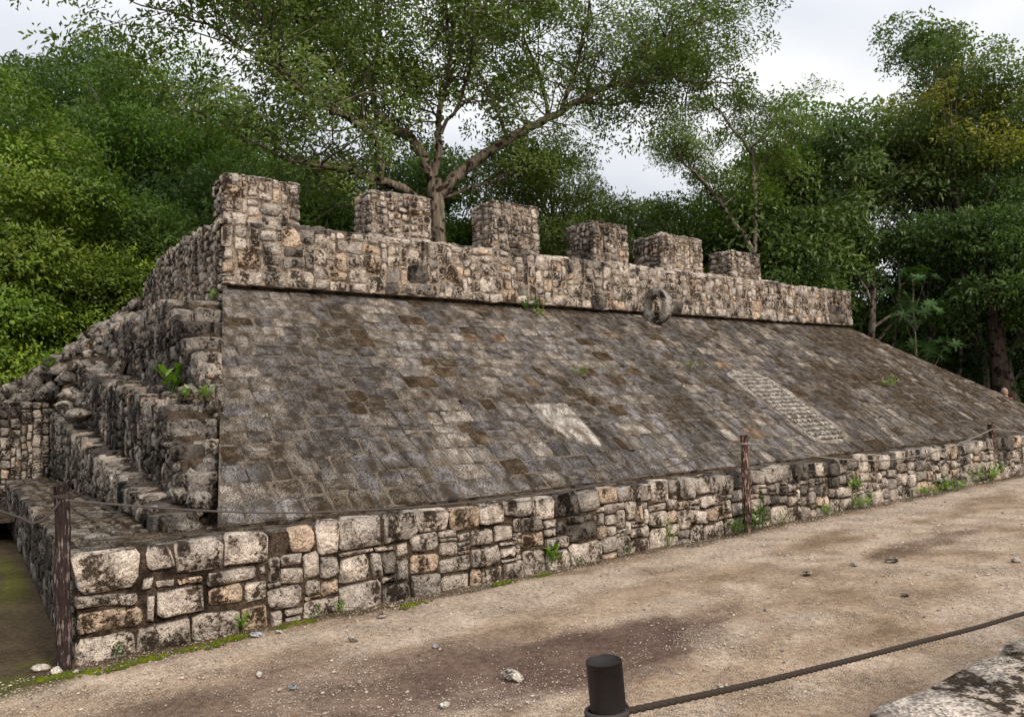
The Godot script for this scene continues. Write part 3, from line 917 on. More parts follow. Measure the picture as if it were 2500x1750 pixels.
func ring_and_panels() -> void:
	warping = 0.0
	var t := thing("stone_ring", "carved stone ring fixed upright to the upper wall above the slope", "stone ring", Vector3(10.55, 3.63, -4.06))
	var st := begin()
	st.set_smooth_group(0)
	var prof := PackedVector2Array([Vector2(0.215, -0.08), Vector2(0.235, -0.108), Vector2(0.335, -0.108), Vector2(0.36, -0.08), Vector2(0.365, 0.0), Vector2(0.36, 0.08), Vector2(0.335, 0.108), Vector2(0.235, 0.108), Vector2(0.215, 0.08), Vector2(0.205, 0.0)])
	var n := 36
	var rings: Array[PackedVector3Array] = []
	for k in n:
		var a := TAU * k / n
		var r := PackedVector3Array()
		for q in prof:
			var w := 1.0 + 0.03 * fine.get_noise_3d(cos(a) * 4.0, sin(a) * 4.0, q.x * 30.0)
			r.append(Vector3(q.y * w, sin(a) * q.x * w, cos(a) * q.x * w))
		rings.append(r)
	for k in n:
		var l := (k + 1) % n
		for j in prof.size():
			var i := (j + 1) % prof.size()
			var c := shade(Color(0.52, 0.475, 0.435), tone(rings[k][j]))
			tri(st, rings[k][j], rings[l][i], rings[k][i], c, c, c)
			tri(st, rings[k][j], rings[l][j], rings[l][i], c, c, c)
	put("hoop", finish(st), M.stone, t)
	st = begin()
	stone(st, outline(Rect2(-0.1, -0.13, 0.2, 0.26), 0.15, 0.03), Vector3(0, 0, -0.42), Vector3.RIGHT, Vector3.UP, Vector3.BACK, 0.1, 0.14, 0.01, 0.0, Color(0.3, 0.27, 0.25), 0.003)
	put("tenon", finish(st), M.stone, t)
	# panels let into the slope
	var V := Vector3(0, TOP_Y - BENCH_H, TOP_Z - SLOPE_Z).normalized()
	var N := Vector3.RIGHT.cross(V)
	var O := Vector3(0, BENCH_H, SLOPE_Z)
	var p := thing("carved_panel", "long pale carved stone slab with rounded ends and rows of worn glyph blocks", "carved slab")
	st = begin()
	var edge := PackedVector2Array([Vector2(10.66, 0.42), Vector2(10.78, 0.3), Vector2(11.1, 0.24), Vector2(11.5, 0.28), Vector2(11.78, 0.4), Vector2(11.86, 0.62), Vector2(11.86, 1.2), Vector2(11.85, 1.9), Vector2(11.8, 2.2), Vector2(11.62, 2.46), Vector2(11.3, 2.58), Vector2(10.95, 2.57), Vector2(10.66, 2.44), Vector2(10.62, 1.9), Vector2(10.62, 1.0)])
	stone(st, edge, O, Vector3.RIGHT, V, N, 0.05, 0.012, 0.02, 0.0, Color(0.58, 0.53, 0.48), 0.001)
	put("slab", finish(st), M.paving, p)
	st = begin()
	stone(st, PackedVector2Array([Vector2(10.74, 0.5), Vector2(10.86, 0.36), Vector2(11.5, 0.34), Vector2(11.66, 0.5), Vector2(11.68, 1.4), Vector2(11.66, 2.1), Vector2(11.5, 2.4), Vector2(10.8, 2.4), Vector2(10.72, 2.0), Vector2(10.7, 1.2)]), O, Vector3.RIGHT, V, N, 0.0, 0.016, 0.004, 0.0, Color(0.17, 0.15, 0.13), 0.0)
	put("groove_bed", finish(st), M.paving, p)
	var s := 0.36
	while s < 2.38:
		var h := rng.randf_range(0.1, 0.125)
		var xa := 10.7 + (0.1 if s < 0.45 else 0.0); var xb := 11.7 - (0.12 if s < 0.45 else 0.0)
		if s > 2.2: xb = 11.5
		var cols := row(xb - xa, s, h, 0.13, 0.2) if s < 1.1 else row(xb - xa, s, h, 0.15, 0.4)
		for r in cols:
			st = begin()
			var q := Rect2(r.position + Vector2(xa, 0), r.size).grow(-0.011)
			stone(st, outline(q, 0.22, 0.04), O, Vector3.RIGHT, V, N, 0.0, 0.036, 0.012, 0.004, shade(Color(0.64, 0.59, 0.535), rng.randf_range(0.88, 1.1)), 0.004)
			put("glyph_block", finish(st), M.paving, p)
		s += h + 0.012
	var q2 := thing("worn_slab", "smaller pale worn stone slab set crooked in the middle of the slope", "stone slab")
	st = begin()
	var e2 := PackedVector2Array([Vector2(5.63, 1.0), Vector2(5.70, 0.86), Vector2(5.9, 0.72), Vector2(6.12, 0.65), Vector2(6.15, 0.74), Vector2(6.19, 1.2), Vector2(6.21, 1.62), Vector2(6.1, 1.66), Vector2(6.04, 1.62), Vector2(5.96, 1.66), Vector2(5.68, 1.65), Vector2(5.64, 1.58)])
	stone(st, e2, O, Vector3.RIGHT, V, N, 0.04, 0.038, 0.016, 0.004, Color(0.74, 0.685, 0.625), 0.004)
	put("slab", finish(st), M.paving, q2)
	st = begin()
	stone(st, PackedVector2Array([Vector2(5.5, 1.2), Vector2(5.6, 0.98), Vector2(5.66, 1.2), Vector2(5.66, 1.62), Vector2(5.52, 1.66)]), O, Vector3.RIGHT, V, N, 0.04, 0.035, 0.02, 0.0, Color(0.42, 0.38, 0.34), 0.006)
	put("broken_edge", finish(st), M.paving, q2)

func opposite_bench() -> void:
	warping = 0.0
	var t := thing("opposite_bench", "grey weathered edge of the opposite stone bench in the near right corner", "stone bench")
	var st := begin()
	block(st, Vector3(0.82, -0.3, 5.08), Vector3(20.0, 0.68, 7.4), DARK_EARTH)
	put("earth_core", finish(st), M.mortar, t)
	var col := func(p: Vector3, _r: Rect2) -> Color: return shade(limestone(p, 0.06), 0.85)
	masonry(t, "cap_stone", row(19.2, 0.0, 0.5, 0.5, 0.9), Vector3(0.8, 0.66, 5.5), Vector3.RIGHT, Vector3.FORWARD, Vector3.UP, {mat = M.stone, joint = 0.02, front = 0.09, bevel = 0.03, back = 0.12, rough = 0.012, limit = 24, color = col})
	masonry(t, "paving_stone", pack(19.1, 1.8, 0.05, [[0.4, 0.8, 0.3, 0.6, 1.0]]), Vector3(0.8, 0.66, 7.35), Vector3.RIGHT, Vector3.FORWARD, Vector3.UP, {mat = M.stone, joint = 0.03, front = 0.07, bevel = 0.02, limit = 20, color = col})
	masonry(t, "stone", pack(18.3, 0.68, 0.02, RUBBLE), Vector3(19.9, 0.0, 5.06), Vector3.LEFT, Vector3.UP, Vector3.FORWARD, {mat = M.stone, front = 0.03, limit = 60, color = col})
	masonry(t, "end_stone", pack(2.2, 0.68, 0.02, RUBBLE), Vector3(0.8, 0.0, 5.1), Vector3.BACK, Vector3.UP, Vector3.LEFT, {mat = M.stone, front = 0.03, limit = 40, color = col})

# ------------------------------------------------------------------ posts and ropes
func post(label: String, foot: Vector3, head: Vector3, r: float, col: Color, tie: float, rope_col: Color) -> void:
	var t := thing("wooden_post", label, "post", foot, "round wooden posts that hold the rope barrier")
	var st := begin()
	var pts := PackedVector3Array(); var rad := PackedFloat32Array()
	var d := head - foot
	for k in 9:
		pts.append(d * (k / 8.0) - (Vector3(0, 0.2, 0) if k == 0 else Vector3.ZERO) + Vector3(0.006 * sin(k * 1.3), 0, 0.006 * cos(k * 1.7)))
		rad.append(r * (1.04 - 0.06 * k / 8.0))
	tube(st, pts, rad, 18, col, 0.06)
	put("shaft", finish(st), M.wood if foot.z < 4.0 else M.rough_wood, t)
	st = begin()
	var coil := PackedVector3Array(); var cr := PackedFloat32Array()
	for k in 40:
		var a := TAU * k / 18.0
		coil.append(d * tie + Vector3(cos(a) * (r + 0.005), 0.012 * k / 18.0 + 0.006 * sin(a), sin(a) * (r + 0.005)))
		cr.append(0.0065)
	tube(st, coil, cr, 6, rope_col)
	put("rope_tie", finish(st), M.rope, t)

func rope(label: String, pts: PackedVector3Array, r: float, col: Color, sides := 6, strands := 0) -> void:
	var line := smooth_line(pts, 40 if strands else 8)
	if strands:
		line = smooth_line(pts, 90)
	var rad := PackedFloat32Array()
	rad.resize(line.size())
	rad.fill(r)
	var st := begin()
	tube(st, line, rad, sides, col, 0.0, 75.0, strands)
	var o := put("barrier_rope", finish(st), M.rope, self)
	tag(o, label, "rope", "ropes strung between the posts")

func posts_and_ropes() -> void:
	var grey := Color(0.10, 0.085, 0.075)
	var dark := Color(0.40, 0.33, 0.32)
	post("dark red wooden post with peeling white paint at the left corner of the bench wall", Vector3(-0.065, 0, 0.075), Vector3(-0.065, 1.24, -0.06), 0.05, Color(0.26, 0.235, 0.23), 0.93, Color(0.07, 0.058, 0.05))
	post("reddish peeling post in front of the middle of the bench wall, ferns at its foot", Vector3(7.386, 0, 0.175), Vector3(7.386, 1.23, 0.2), 0.05, Color(0.58, 0.46, 0.42), 0.90, Color(0.3, 0.26, 0.23))
	post("leaning weathered post near the right edge, beside the far bench wall", Vector3(15.48, 0, -0.05), Vector3(15.12, 1.06, 0.02), 0.055, Color(0.5, 0.42, 0.38), 0.90, grey)
	post("black flat-topped post close to us at the bottom edge", Vector3(0.66, 0, 4.78), Vector3(0.656, 1.027, 4.78), 0.045, Color(0.022, 0.017, 0.016), 0.862, Color(0.07, 0.06, 0.055))
	rope("thin rope sagging from the left corner post to the middle post", PackedVector3Array([Vector3(-0.04, 1.145, 0.09), Vector3(0.30, 1.08, 0.12), Vector3(0.946, 0.965, 0.12), Vector3(1.703, 0.875, 0.13), Vector3(3.0, 0.806, 0.14), Vector3(4.68, 0.806, 0.15), Vector3(6.3, 0.965, 0.17), Vector3(7.37, 1.11, 0.19)]), 0.0085, grey)
	rope("thin rope hanging in a deep curve from the middle post to the leaning post", PackedVector3Array([Vector3(7.40, 1.12, 0.22), Vector3(7.85, 1.075, 0.15), Vector3(8.5, 0.955, 0.1), Vector3(9.5, 0.79, 0.08), Vector3(10.8, 0.665, 0.07), Vector3(12.0, 0.645, 0.06), Vector3(13.1, 0.70, 0.05), Vector3(14.2, 0.82, 0.05), Vector3(15.13, 0.96, 0.06)]), 0.009, Color(0.25, 0.22, 0.19))
	rope("short slack rope leaving the left corner post towards the left edge", PackedVector3Array([Vector3(-0.085, 1.14, 0.05), Vector3(-0.16, 1.045, 0.05), Vector3(-0.245, 1.01, 0.05), Vector3(-0.32, 1.055, 0.05), Vector3(-0.6, 1.2, 0.05)]), 0.0085, Color(0.08, 0.065, 0.055))
	rope("rope running on to the right from the leaning post", PackedVector3Array([Vector3(15.14, 0.96, 0.06), Vector3(16.2, 0.86, 0.0), Vector3(18.5, 0.7, 0.0), Vector3(22.5, 1.05, 0.0)]), 0.009, Color(0.25, 0.22, 0.19))
	rope("thick dark twisted rope close to us, rising from the bottom edge to the right", PackedVector3Array([Vector3(0.70, 0.892, 4.79), Vector3(1.19, 0.843, 4.8), Vector3(1.622, 0.803, 4.8), Vector3(2.16, 0.757, 4.8), Vector3(2.9, 0.698, 4.8), Vector3(4.4, 0.62, 4.8), Vector3(6.2, 0.68, 4.8), Vector3(8.1, 0.93, 4.8)]), 0.0088, Color(0.050, 0.038, 0.031), 12, 3)


const FIG := {
	"trunk": [[10.75, -0.2, -12.6, 10.6, 3.0, -12.5, 10.54, 6.98, -12.5, 10.47, 8.6, -12.5], 0.42, 0.34],
	"A": [[10.5, 8.3, -12.5, 10.14, 9.39, -12.71, 9.75, 9.92, -12.93, 9.51, 10.15, -13.14, 9.19, 10.57, -13.36, 9.1, 11.37, -13.57, 9.47, 12.94, -13.79, 9.46, 15.0, -14.0], 0.27, 0.06],
	"A2": [[9.59, 10.1, -13.2, 9.08, 10.36, -13.6, 8.73, 10.73, -13.9, 8.32, 11.98, -14.2, 8.1, 13.8, -14.5], 0.17, 0.04],
	"A3": [[9.12, 11.2, -13.5, 8.0, 12.4, -13.2, 6.4, 13.3, -12.8, 4.6, 13.9, -12.3, 3.2, 14.0, -12.0], 0.11, 0.03],
	"B": [[10.5, 8.6, -12.5, 10.54, 9.84, -12.2, 10.38, 10.37, -11.9, 10.45, 11.07, -11.6, 10.45, 12.0, -11.3, 10.1, 14.0, -11.0], 0.19, 0.05],
	"B2": [[10.53, 9.8, -12.1, 10.85, 10.82, -11.4, 10.82, 11.84, -10.7, 10.6, 13.2, -10.0], 0.1, 0.03],
	"C": [[10.6, 8.1, -12.5, 11.45, 8.96, -12.35, 12.36, 9.69, -12.2, 13.31, 10.32, -12.05, 14.48, 11.01, -11.9, 15.73, 11.82, -11.75, 17.06, 12.61, -11.6, 18.24, 13.23, -11.45, 19.31, 14.49, -11.3, 20.64, 15.46, -11.15, 23.4, 16.75, -11.0], 0.29, 0.04],
	"C1": [[14.55, 11.0, -12.0, 14.68, 12.7, -12.5, 14.48, 14.25, -13.0, 14.76, 16.4, -13.5], 0.11, 0.03],
	"C2": [[14.9, 11.2, -11.9, 15.25, 12.54, -11.37, 15.24, 13.8, -10.83, 15.2, 15.4, -10.3], 0.12, 0.03],
	"C3": [[17.1, 12.6, -11.5, 18.09, 12.74, -11.12, 19.05, 13.06, -10.75, 20.0, 12.9, -10.38, 22.3, 13.3, -10.0], 0.12, 0.03],
	"C4": [[15.69, 11.79, -11.7, 17.54, 12.28, -12.35, 19.4, 13.0, -12.7, 21.0, 13.7, -13.0], 0.09, 0.025],
	"D": [[10.5, 7.4, -12.5, 9.18, 8.0, -12.08, 8.15, 7.92, -11.67, 7.33, 7.91, -11.25, 6.1, 7.78, -10.83, 5.29, 7.63, -10.42, 4.3, 7.8, -10.0], 0.23, 0.03],
	"D1": [[8.22, 7.89, -11.4, 8.03, 8.46, -11.12, 7.68, 8.84, -10.83, 6.69, 9.03, -10.55, 5.91, 9.2, -10.27, 5.17, 9.41, -9.98, 4.6, 10.2, -9.7, 4.2, 11.2, -9.5], 0.15, 0.03],
	"D2": [[7.8, 8.78, -11.0, 7.66, 9.91, -11.87, 6.79, 11.4, -12.43, 6.7, 13.2, -13.0], 0.11, 0.03],
	"D3": [[5.91, 9.2, -10.27, 4.6, 9.9, -10.3, 3.4, 10.5, -10.6, 2.2, 10.7, -10.9], 0.07, 0.02],
	"F": [[8.73, 10.73, -13.9, 7.4, 11.9, -13.2, 5.6, 12.4, -12.0, 3.9, 12.6, -11.4, 2.3, 12.2, -11.0], 0.09, 0.03],
	"G": [[9.46, 13.2, -13.8, 8.2, 14.6, -13.4, 6.4, 15.6, -13.0, 4.6, 16.2, -12.6], 0.08, 0.03],
	"H": [[10.4, 12.2, -11.3, 11.6, 13.6, -11.0, 12.6, 14.8, -10.8, 13.2, 16.2, -10.6], 0.08, 0.03],
	"I": [[12.9, 10.1, -12.1, 12.8, 11.6, -12.6, 12.5, 13.0, -13.2, 12.3, 15.0, -13.6], 0.09, 0.03],
	"J": [[19.2, 14.3, -11.3, 20.2, 14.3, -11.8, 21.6, 14.6, -12.2, 22.6, 15.2, -12.4], 0.06, 0.02],
	"E": [[10.7, 8.0, -12.6, 12.19, 8.69, -13.0, 13.96, 9.39, -13.5, 16.13, 10.19, -14.0], 0.1, 0.03],
}
const FORKED := {
	"trunk": [[22.5, -0.2, -10.1, 22.45, 3.5, -10.1, 22.33, 7.0, -10.08], 0.16, 0.12],
	"A": [[22.33, 6.9, -10.08, 21.85, 7.9, -10.3, 21.1, 9.1, -10.7, 20.55, 9.8, -11.0, 20.2, 10.6, -11.2, 19.4, 11.4, -11.4], 0.10, 0.02],
	"A2": [[21.2, 8.9, -10.6, 20.2, 9.6, -10.6, 19.2, 10.0, -10.5, 18.3, 10.6, -10.4], 0.06, 0.02],
	"B": [[22.33, 6.9, -10.08, 22.4, 8.6, -9.95, 22.3, 10.0, -9.85, 22.28, 10.8, -9.8, 22.9, 11.6, -9.3, 23.6, 12.4, -8.7], 0.10, 0.02],
	"B2": [[22.28, 10.5, -9.8, 21.6, 11.4, -10.1, 21.1, 12.1, -10.3, 20.7, 12.6, -10.6], 0.06, 0.02],
	"B3": [[22.35, 9.8, -9.9, 23.2, 10.7, -9.6, 24.2, 11.5, -9.2], 0.05, 0.02],
}

# A tree whose limbs are given; side branches and leaf sprays grow from them.
func limbed_tree(called: String, label: String, limbs: Dictionary, o: Dictionary) -> void:
	var origin := Vector3(limbs.trunk[0][0], 0, limbs.trunk[0][2])
	var t := thing(called, label, "tree", origin)
	var stt := begin(); var stl := begin(); var stw := begin()
	var where: Array[Transform3D] = []
	var tint: Array[Color] = []
	for key in limbs:
		var flat: Array = limbs[key][0]
		var pts := PackedVector3Array()
		for k in flat.size() / 3: pts.append(Vector3(flat[k * 3], flat[k * 3 + 1], flat[k * 3 + 2]) - origin)
		var line := smooth_line(pts, 5)
		for k in range(1, line.size() - 1): line[k] += Vector3(fine.get_noise_3dv(line[k] * 4.0), fine.get_noise_3dv(line[k] * 4.0 + Vector3(50, 0, 0)), fine.get_noise_3dv(line[k] * 4.0 + Vector3(0, 50, 0))) * 0.10
		var rad := PackedFloat32Array()
		for k in line.size(): rad.append(lerpf(limbs[key][1], limbs[key][2], float(k) / (line.size() - 1)))
		for k in rad.size(): rad[k] *= o.get("slim", 1.0)
		tube(stt if key == "trunk" else stl, line, rad, 10 if key == "trunk" else 8, o.bark, 0.22)
		if key == "trunk": continue
		# side branches
		var gone := 0.0
		var total := 0.0
		for k in line.size() - 1: total += line[k].distance_to(line[k + 1])
		var next: float = total * o.get("bare", 0.3)
		for k in line.size() - 1:
			gone += line[k].distance_to(line[k + 1])
			while gone > next:
				next += o.step * rng.randf_range(0.6, 1.4)
				var along_ := (line[k + 1] - line[k]).normalized()
				var dir := (along_ * 0.55 + Vector3(rng.randfn(), rng.randfn() * 0.55 + o.get("lift", 0.15), rng.randfn()) * 0.75).normalized()
				var len_: float = o.branch * rng.randf_range(0.45, 1.2) * lerpf(1.0, 0.7, gone / total)
				var p := line[k]
				var bp := PackedVector3Array([p])
				var br := PackedFloat32Array([minf(0.035, rad[k] * 0.6)])
				var bc: Color = o.leaf
				bc = shade(bc.lerp(o.leaf2, rng.randf()), rng.randf_range(0.8, 1.2))
				for i in 6:
					dir = (dir + Vector3(rng.randfn(), rng.randfn() + 0.1, rng.randfn()) * 0.22 + Vector3(0, o.get("droop", -0.03), 0)).normalized()
					p += dir * len_ / 6.0
					bp.append(p)
					br.append(lerpf(br[0], 0.008, (i + 1) / 6.0))
					if i < o.get("skip", 1): continue
					for q in int(o.dense):
						var off: Vector3 = Vector3(rng.randfn(), rng.randfn() * o.get("flat", 0.7), rng.randfn()) * o.get("twig", 0.3)
						where.append(Transform3D(any_basis(dir + Vector3.UP * 0.8, o.get("size", 1.0) * rng.randf_range(0.75, 1.2)), p + off))
						tint.append(shade(bc, rng.randf_range(0.75, 1.25)))
				tube(stw, bp, br, 4, o.bark)
	put("trunk", finish(stt), M.bark, t)
	put("limbs", finish(stl), M.bark, t)
	put("branches", finish(stw), M.bark, t)
	crown(t, "crown", leaf_kinds[o.kind], where, tint, M.leaf)

func forest() -> void:
	leaf_kinds.fig = spray(16, 0.30, 0.17, 0.062, 0.6, 1)
	leaf_kinds.broad = spray(20, 0.36, 0.16, 0.07, 0.8, 2)
	leaf_kinds.small = spray(24, 0.34, 0.125, 0.058, 0.8, 3)
	leaf_kinds.airy = spray(22, 0.30, 0.10, 0.042, 0.35, 6)
	leaf_kinds.large = spray(16, 0.42, 0.24, 0.11, 0.8, 4)
	leaf_kinds.frond = frond_spray(8, 0.38, 5)
	var pale := Color(0.62, 0.58, 0.53)
	var brown := Color(0.30, 0.25, 0.21)
	var bright := Color(0.145, 0.25, 0.036); var lime := Color(0.31, 0.42, 0.055)
	var mid := Color(0.125, 0.20, 0.045); var deep := Color(0.07, 0.125, 0.036); var olive := Color(0.18, 0.23, 0.045)
	limbed_tree("fig_tree", "huge spreading tree with pale blotched limbs rising behind the stone pillars", FIG, {slim = 0.66, bark = Color(0.47, 0.42, 0.38), leaf = Color(0.115, 0.170, 0.042), leaf2 = Color(0.175, 0.235, 0.05), kind = "fig", step = 0.19, branch = 3.2, dense = 4.6, bare = 0.25, twig = 0.36, skip = 3, lift = 0.42})
	limbed_tree("forked_tree", "slender pale forked tree with thin feathery crown above the right end of the wall", FORKED, {bark = Color(0.66, 0.62, 0.57), leaf = Color(0.15, 0.22, 0.05), leaf2 = Color(0.20, 0.27, 0.06), kind = "airy", step = 0.26, branch = 1.9, dense = 4.0, bare = 0.3, flat = 0.35, size = 1.0, lift = 0.3, droop = -0.08, twig = 0.32})
	# bright leafy trees on the left
	var lb := {clumps = 30, kind = "small", bark = brown, leaf = bright, leaf2 = lime, dense = 90.0, clump = 0.95, layer = 0.5}
	var L := func(d: Dictionary, e: Dictionary) -> Dictionary:
		var r := d.duplicate()
		r.merge(e, true)
		return r
	jungle_tree("leafy_tree", "tall bright green leafy tree at the left edge, topmost of the bright group", Vector3(0.3, 0, -15.6), L.call(lb, {height = 10.2, low = 2.5, spread = 2.7, clumps = 38}))
	jungle_tree("leafy_tree", "bright green leafy tree rising just left of the tall side wall", Vector3(3.2, 0, -16.2), L.call(lb, {height = 8.6, low = 2.0, spread = 2.0, leaf = mid, leaf2 = bright}))
	jungle_tree("leafy_tree", "lower bright green tree leaning over the rubble mound at left", Vector3(1.9, 0, -14.7), L.call(lb, {height = 6.3, low = 1.6, spread = 1.5, clumps = 22}))
	jungle_tree("leafy_tree", "low green tree at the left edge under the tall bright one", Vector3(-0.7, 0, -14.2), L.call(lb, {height = 5.2, low = 0.6, spread = 1.7, clumps = 24}))
	jungle_tree("leafy_tree", "bright green tree cut by the left border of the picture", Vector3(-3.2, 0, -16.5), L.call(lb, {height = 9.5, low = 1.5, spread = 2.5, clumps = 36}))
	var dk := {clumps = 36, kind = "broad", bark = pale, leaf = deep, leaf2 = mid, dense = 42.0, clump = 1.05, girth = 0.2}
	var protos: Array[Node3D] = []
	protos.append(jungle_tree("jungle_tree", "tall dark tree whose top meets the sky in the upper left corner", Vector3(0.6, 0, -24.0), L.call(dk, {height = 15.2, low = 5.0, spread = 3.2})))
	protos.append(jungle_tree("jungle_tree", "tall green tree standing behind the bright trees, left of the huge tree's crown", Vector3(3.9, 0, -22.6), L.call(dk, {height = 16.4, low = 4.5, spread = 3.0, leaf = mid, leaf2 = bright})))
	protos.append(jungle_tree("jungle_tree", "dark tree filling the gap between the bright trees and first pillar", Vector3(5.4, 0, -18.6), L.call(dk, {height = 9.2, low = 2.0, spread = 2.1, clumps = 26})))
	protos.append(jungle_tree("jungle_tree", "loose green tree with sky gaps above and behind the first pillar", Vector3(6.8, 0, -23.5), L.call(dk, {height = 13.0, low = 4.0, spread = 2.8, clumps = 26, leaf = mid})))
	protos.append(jungle_tree("jungle_tree", "dark tree between the first and second stone pillars", Vector3(9.6, 0, -18.0), L.call(dk, {height = 11.0, low = 2.0, spread = 2.8, clumps = 44})))
	jungle_tree("jungle_tree", "green tree with pale stems showing sky behind it, left of the first pillar's top", Vector3(5.6, 0, -25.5), L.call(dk, {height = 17.6, low = 3.0, spread = 3.3, clumps = 50, leaf = mid, leaf2 = bright}))
	jungle_tree("jungle_tree", "dark tree under the huge tree's lowest left limb", Vector3(7.6, 0, -17.0), L.call(dk, {height = 10.6, low = 1.5, spread = 2.8, clumps = 40}))
	jungle_tree("jungle_tree", "green tree behind the huge tree's left limbs, above the second pillar", Vector3(9.6, 0, -22.5), L.call(dk, {height = 13.2, low = 3.0, spread = 3.0, leaf = mid, leaf2 = bright}))
	jungle_tree("jungle_tree", "dark green tree right behind the huge tree's trunk", Vector3(12.6, 0, -19.0), L.call(dk, {height = 13.0, low = 2.0, spread = 3.2, leaf = deep, leaf2 = bright, clumps = 44}))
	jungle_tree("jungle_tree", "bright green tree glimpsed between the domed tree and forked tree", Vector3(22.5, 0, -18.5), L.call(dk, {height = 13.4, low = 2.0, spread = 2.8, leaf = bright, leaf2 = mid, clumps = 40}))
	jungle_tree("jungle_tree", "tall pale-stemmed tree far behind the first pillar, closing the gap in the canopy", Vector3(3.4, 0, -29.0), L.call(dk, {height = 19.5, low = 3.0, spread = 3.6, clumps = 50}))
	jungle_tree("jungle_tree", "tall tree seen through the huge tree's left limbs, above the first two pillars", Vector3(8.4, 0, -26.0), L.call(dk, {height = 17.0, low = 3.0, spread = 3.4, leaf = mid, leaf2 = bright, clumps = 48}))
	jungle_tree("jungle_tree", "dark tree far behind the second pillar, under the huge tree's middle", Vector3(12.2, 0, -26.0), L.call(dk, {height = 13.8, low = 3.0, spread = 3.4, clumps = 48}))
	jungle_tree("jungle_tree", "dark dense tree closing the far right edge of the forest", Vector3(36.5, 0, -7.0), L.call(dk, {height = 16.0, low = 2.0, spread = 4.0, clumps = 70}))
	jungle_tree("jungle_tree", "green tree seen under the huge tree's right limb, behind the third pillar", Vector3(14.6, 0, -17.8), L.call(dk, {height = 12.0, low = 2.0, spread = 2.5, leaf = mid, leaf2 = bright}))
	jungle_tree("domed_tree", "rounded olive green tree behind the third and fourth pillars", Vector3(17.0, 0, -14.8), L.call(dk, {height = 12.2, low = 3.0, spread = 3.1, clumps = 50, kind = "small", leaf = Color(0.09, 0.13, 0.034), leaf2 = olive, dense = 52.0, bark = Color(0.42, 0.33, 0.27)}))
	jungle_tree("domed_tree", "lower olive green tree behind the widest pillar", Vector3(20.1, 0, -15.0), L.call(dk, {height = 10.6, low = 2.0, spread = 2.2, kind = "small", leaf = deep, leaf2 = olive, dense = 52.0}))
	jungle_tree("jungle_tree", "mid green tree behind the pale forked tree", Vector3(23.6, 0, -14.5), L.call(dk, {height = 11.4, low = 1.5, spread = 3.0, leaf = mid, leaf2 = bright, clumps = 50}))
	jungle_tree("jungle_tree", "broad glossy tree to the right of the forked tree, its top against the sky", Vector3(28.6, 0, -11.0), L.call(dk, {height = 14.4, low = 3.0, spread = 3.6, clumps = 66, kind = "large", leaf = Color(0.11, 0.18, 0.06), leaf2 = Color(0.17, 0.24, 0.08), dense = 34.0}))
	jungle_tree("jungle_tree", "green tree overhanging the right end of the upper wall", Vector3(25.6, 0, -11.2), L.call(dk, {height = 12.6, low = 1.2, spread = 3.0, kind = "large", leaf = mid, dense = 36.0, clumps = 46}))
	jungle_tree("jungle_tree", "dark dense tree filling the right side under the feathery crown", Vector3(32.6, 0, -8.6), L.call(dk, {height = 14.2, low = 3.0, spread = 3.8, clumps = 70, leaf = Color(0.085, 0.145, 0.045), leaf2 = mid}))
	jungle_tree("jungle_tree", "dark tree hanging over the lower right end of the slope", Vector3(31.2, 0, -5.2), L.call(dk, {height = 10.0, low = 2.6, spread = 3.0, clumps = 46}))
	jungle_tree("feathery_tree", "tall feathery tree with yellow and orange tips in the top right corner", Vector3(33.3, 0, -6.9), L.call(dk, {height = 18.6, low = 8.5, spread = 3.2, clumps = 44, kind = "broad", leaf = Color(0.105, 0.165, 0.055), leaf2 = Color(0.15, 0.20, 0.055), dense = 44.0, size = 1.0, clump = 0.95, girth = 0.2}))
	jungle_tree("yellowing_tree", "tree with golden yellow leaf clumps under the feathery top right crown", Vector3(31.8, 0, -7.0), L.call(dk, {height = 15.4, low = 9.0, spread = 2.4, clumps = 20, leaf = mid, leaf2 = Color(0.30, 0.27, 0.04), dense = 34.0}))
	jungle_tree("feathery_tree", "young feathery tree in the dark gap at the right, below the big trees", Vector3(27.6, 0, -6.9), L.call(dk, {height = 6.6, low = 2.2, spread = 1.2, clumps = 16, kind = "frond", leaf = Color(0.06, 0.12, 0.04), leaf2 = Color(0.08, 0.15, 0.045), dense = 34.0, clump = 0.6, girth = 0.07, size = 0.62}))
	# bare trunks seen in the shade at the right
	var trunks := [[26.8, -8.3, 0.17, 6.0, -0.02, "straight mottled trunk in the shade right of the wall's end"], [28.4, -8.4, 0.09, 7.0, 0.05, "thin leaning trunk in the shade, right of the mottled one"], [29.0, -7.4, 0.08, 6.0, -0.06, "pair of pale thin trunks' left one, behind the slope's right edge"], [30.1, -7.0, 0.08, 6.5, 0.04, "pale thin trunk behind the slope's right edge, below the feathery young tree"], [30.6, -6.2, 0.12, 7.5, -0.12, "grey curved trunk leaning left in the shade near the right border"], [29.5, -5.3, 0.30, 8.0, 0.01, "thick dark trunk at the right border above the low end of the slope"]]
	for d in trunks:
		var t := thing("bare_trunk", d[5], "tree trunk", Vector3(d[0], 0, d[1]), "trunks in the shade at the right")
		var pts := PackedVector3Array(); var rad := PackedFloat32Array()
		for k in 8:
			var f := k / 7.0
			pts.append(Vector3(d[4] * d[3] * f + 0.25 * sin(f * 5.0 + d[0]), d[3] * f - 0.1, 0.2 * sin(f * 4.0 + d[1])))
			rad.append(d[2] * lerpf(1.1, 0.6, f))
		var st := begin()
		tube(st, pts, rad, 8, Color(0.13, 0.10, 0.088) if d[2] > 0.25 else Color(0.36, 0.325, 0.295), 0.2)
		put("trunk", finish(st), M.bark, t)
		st = begin()
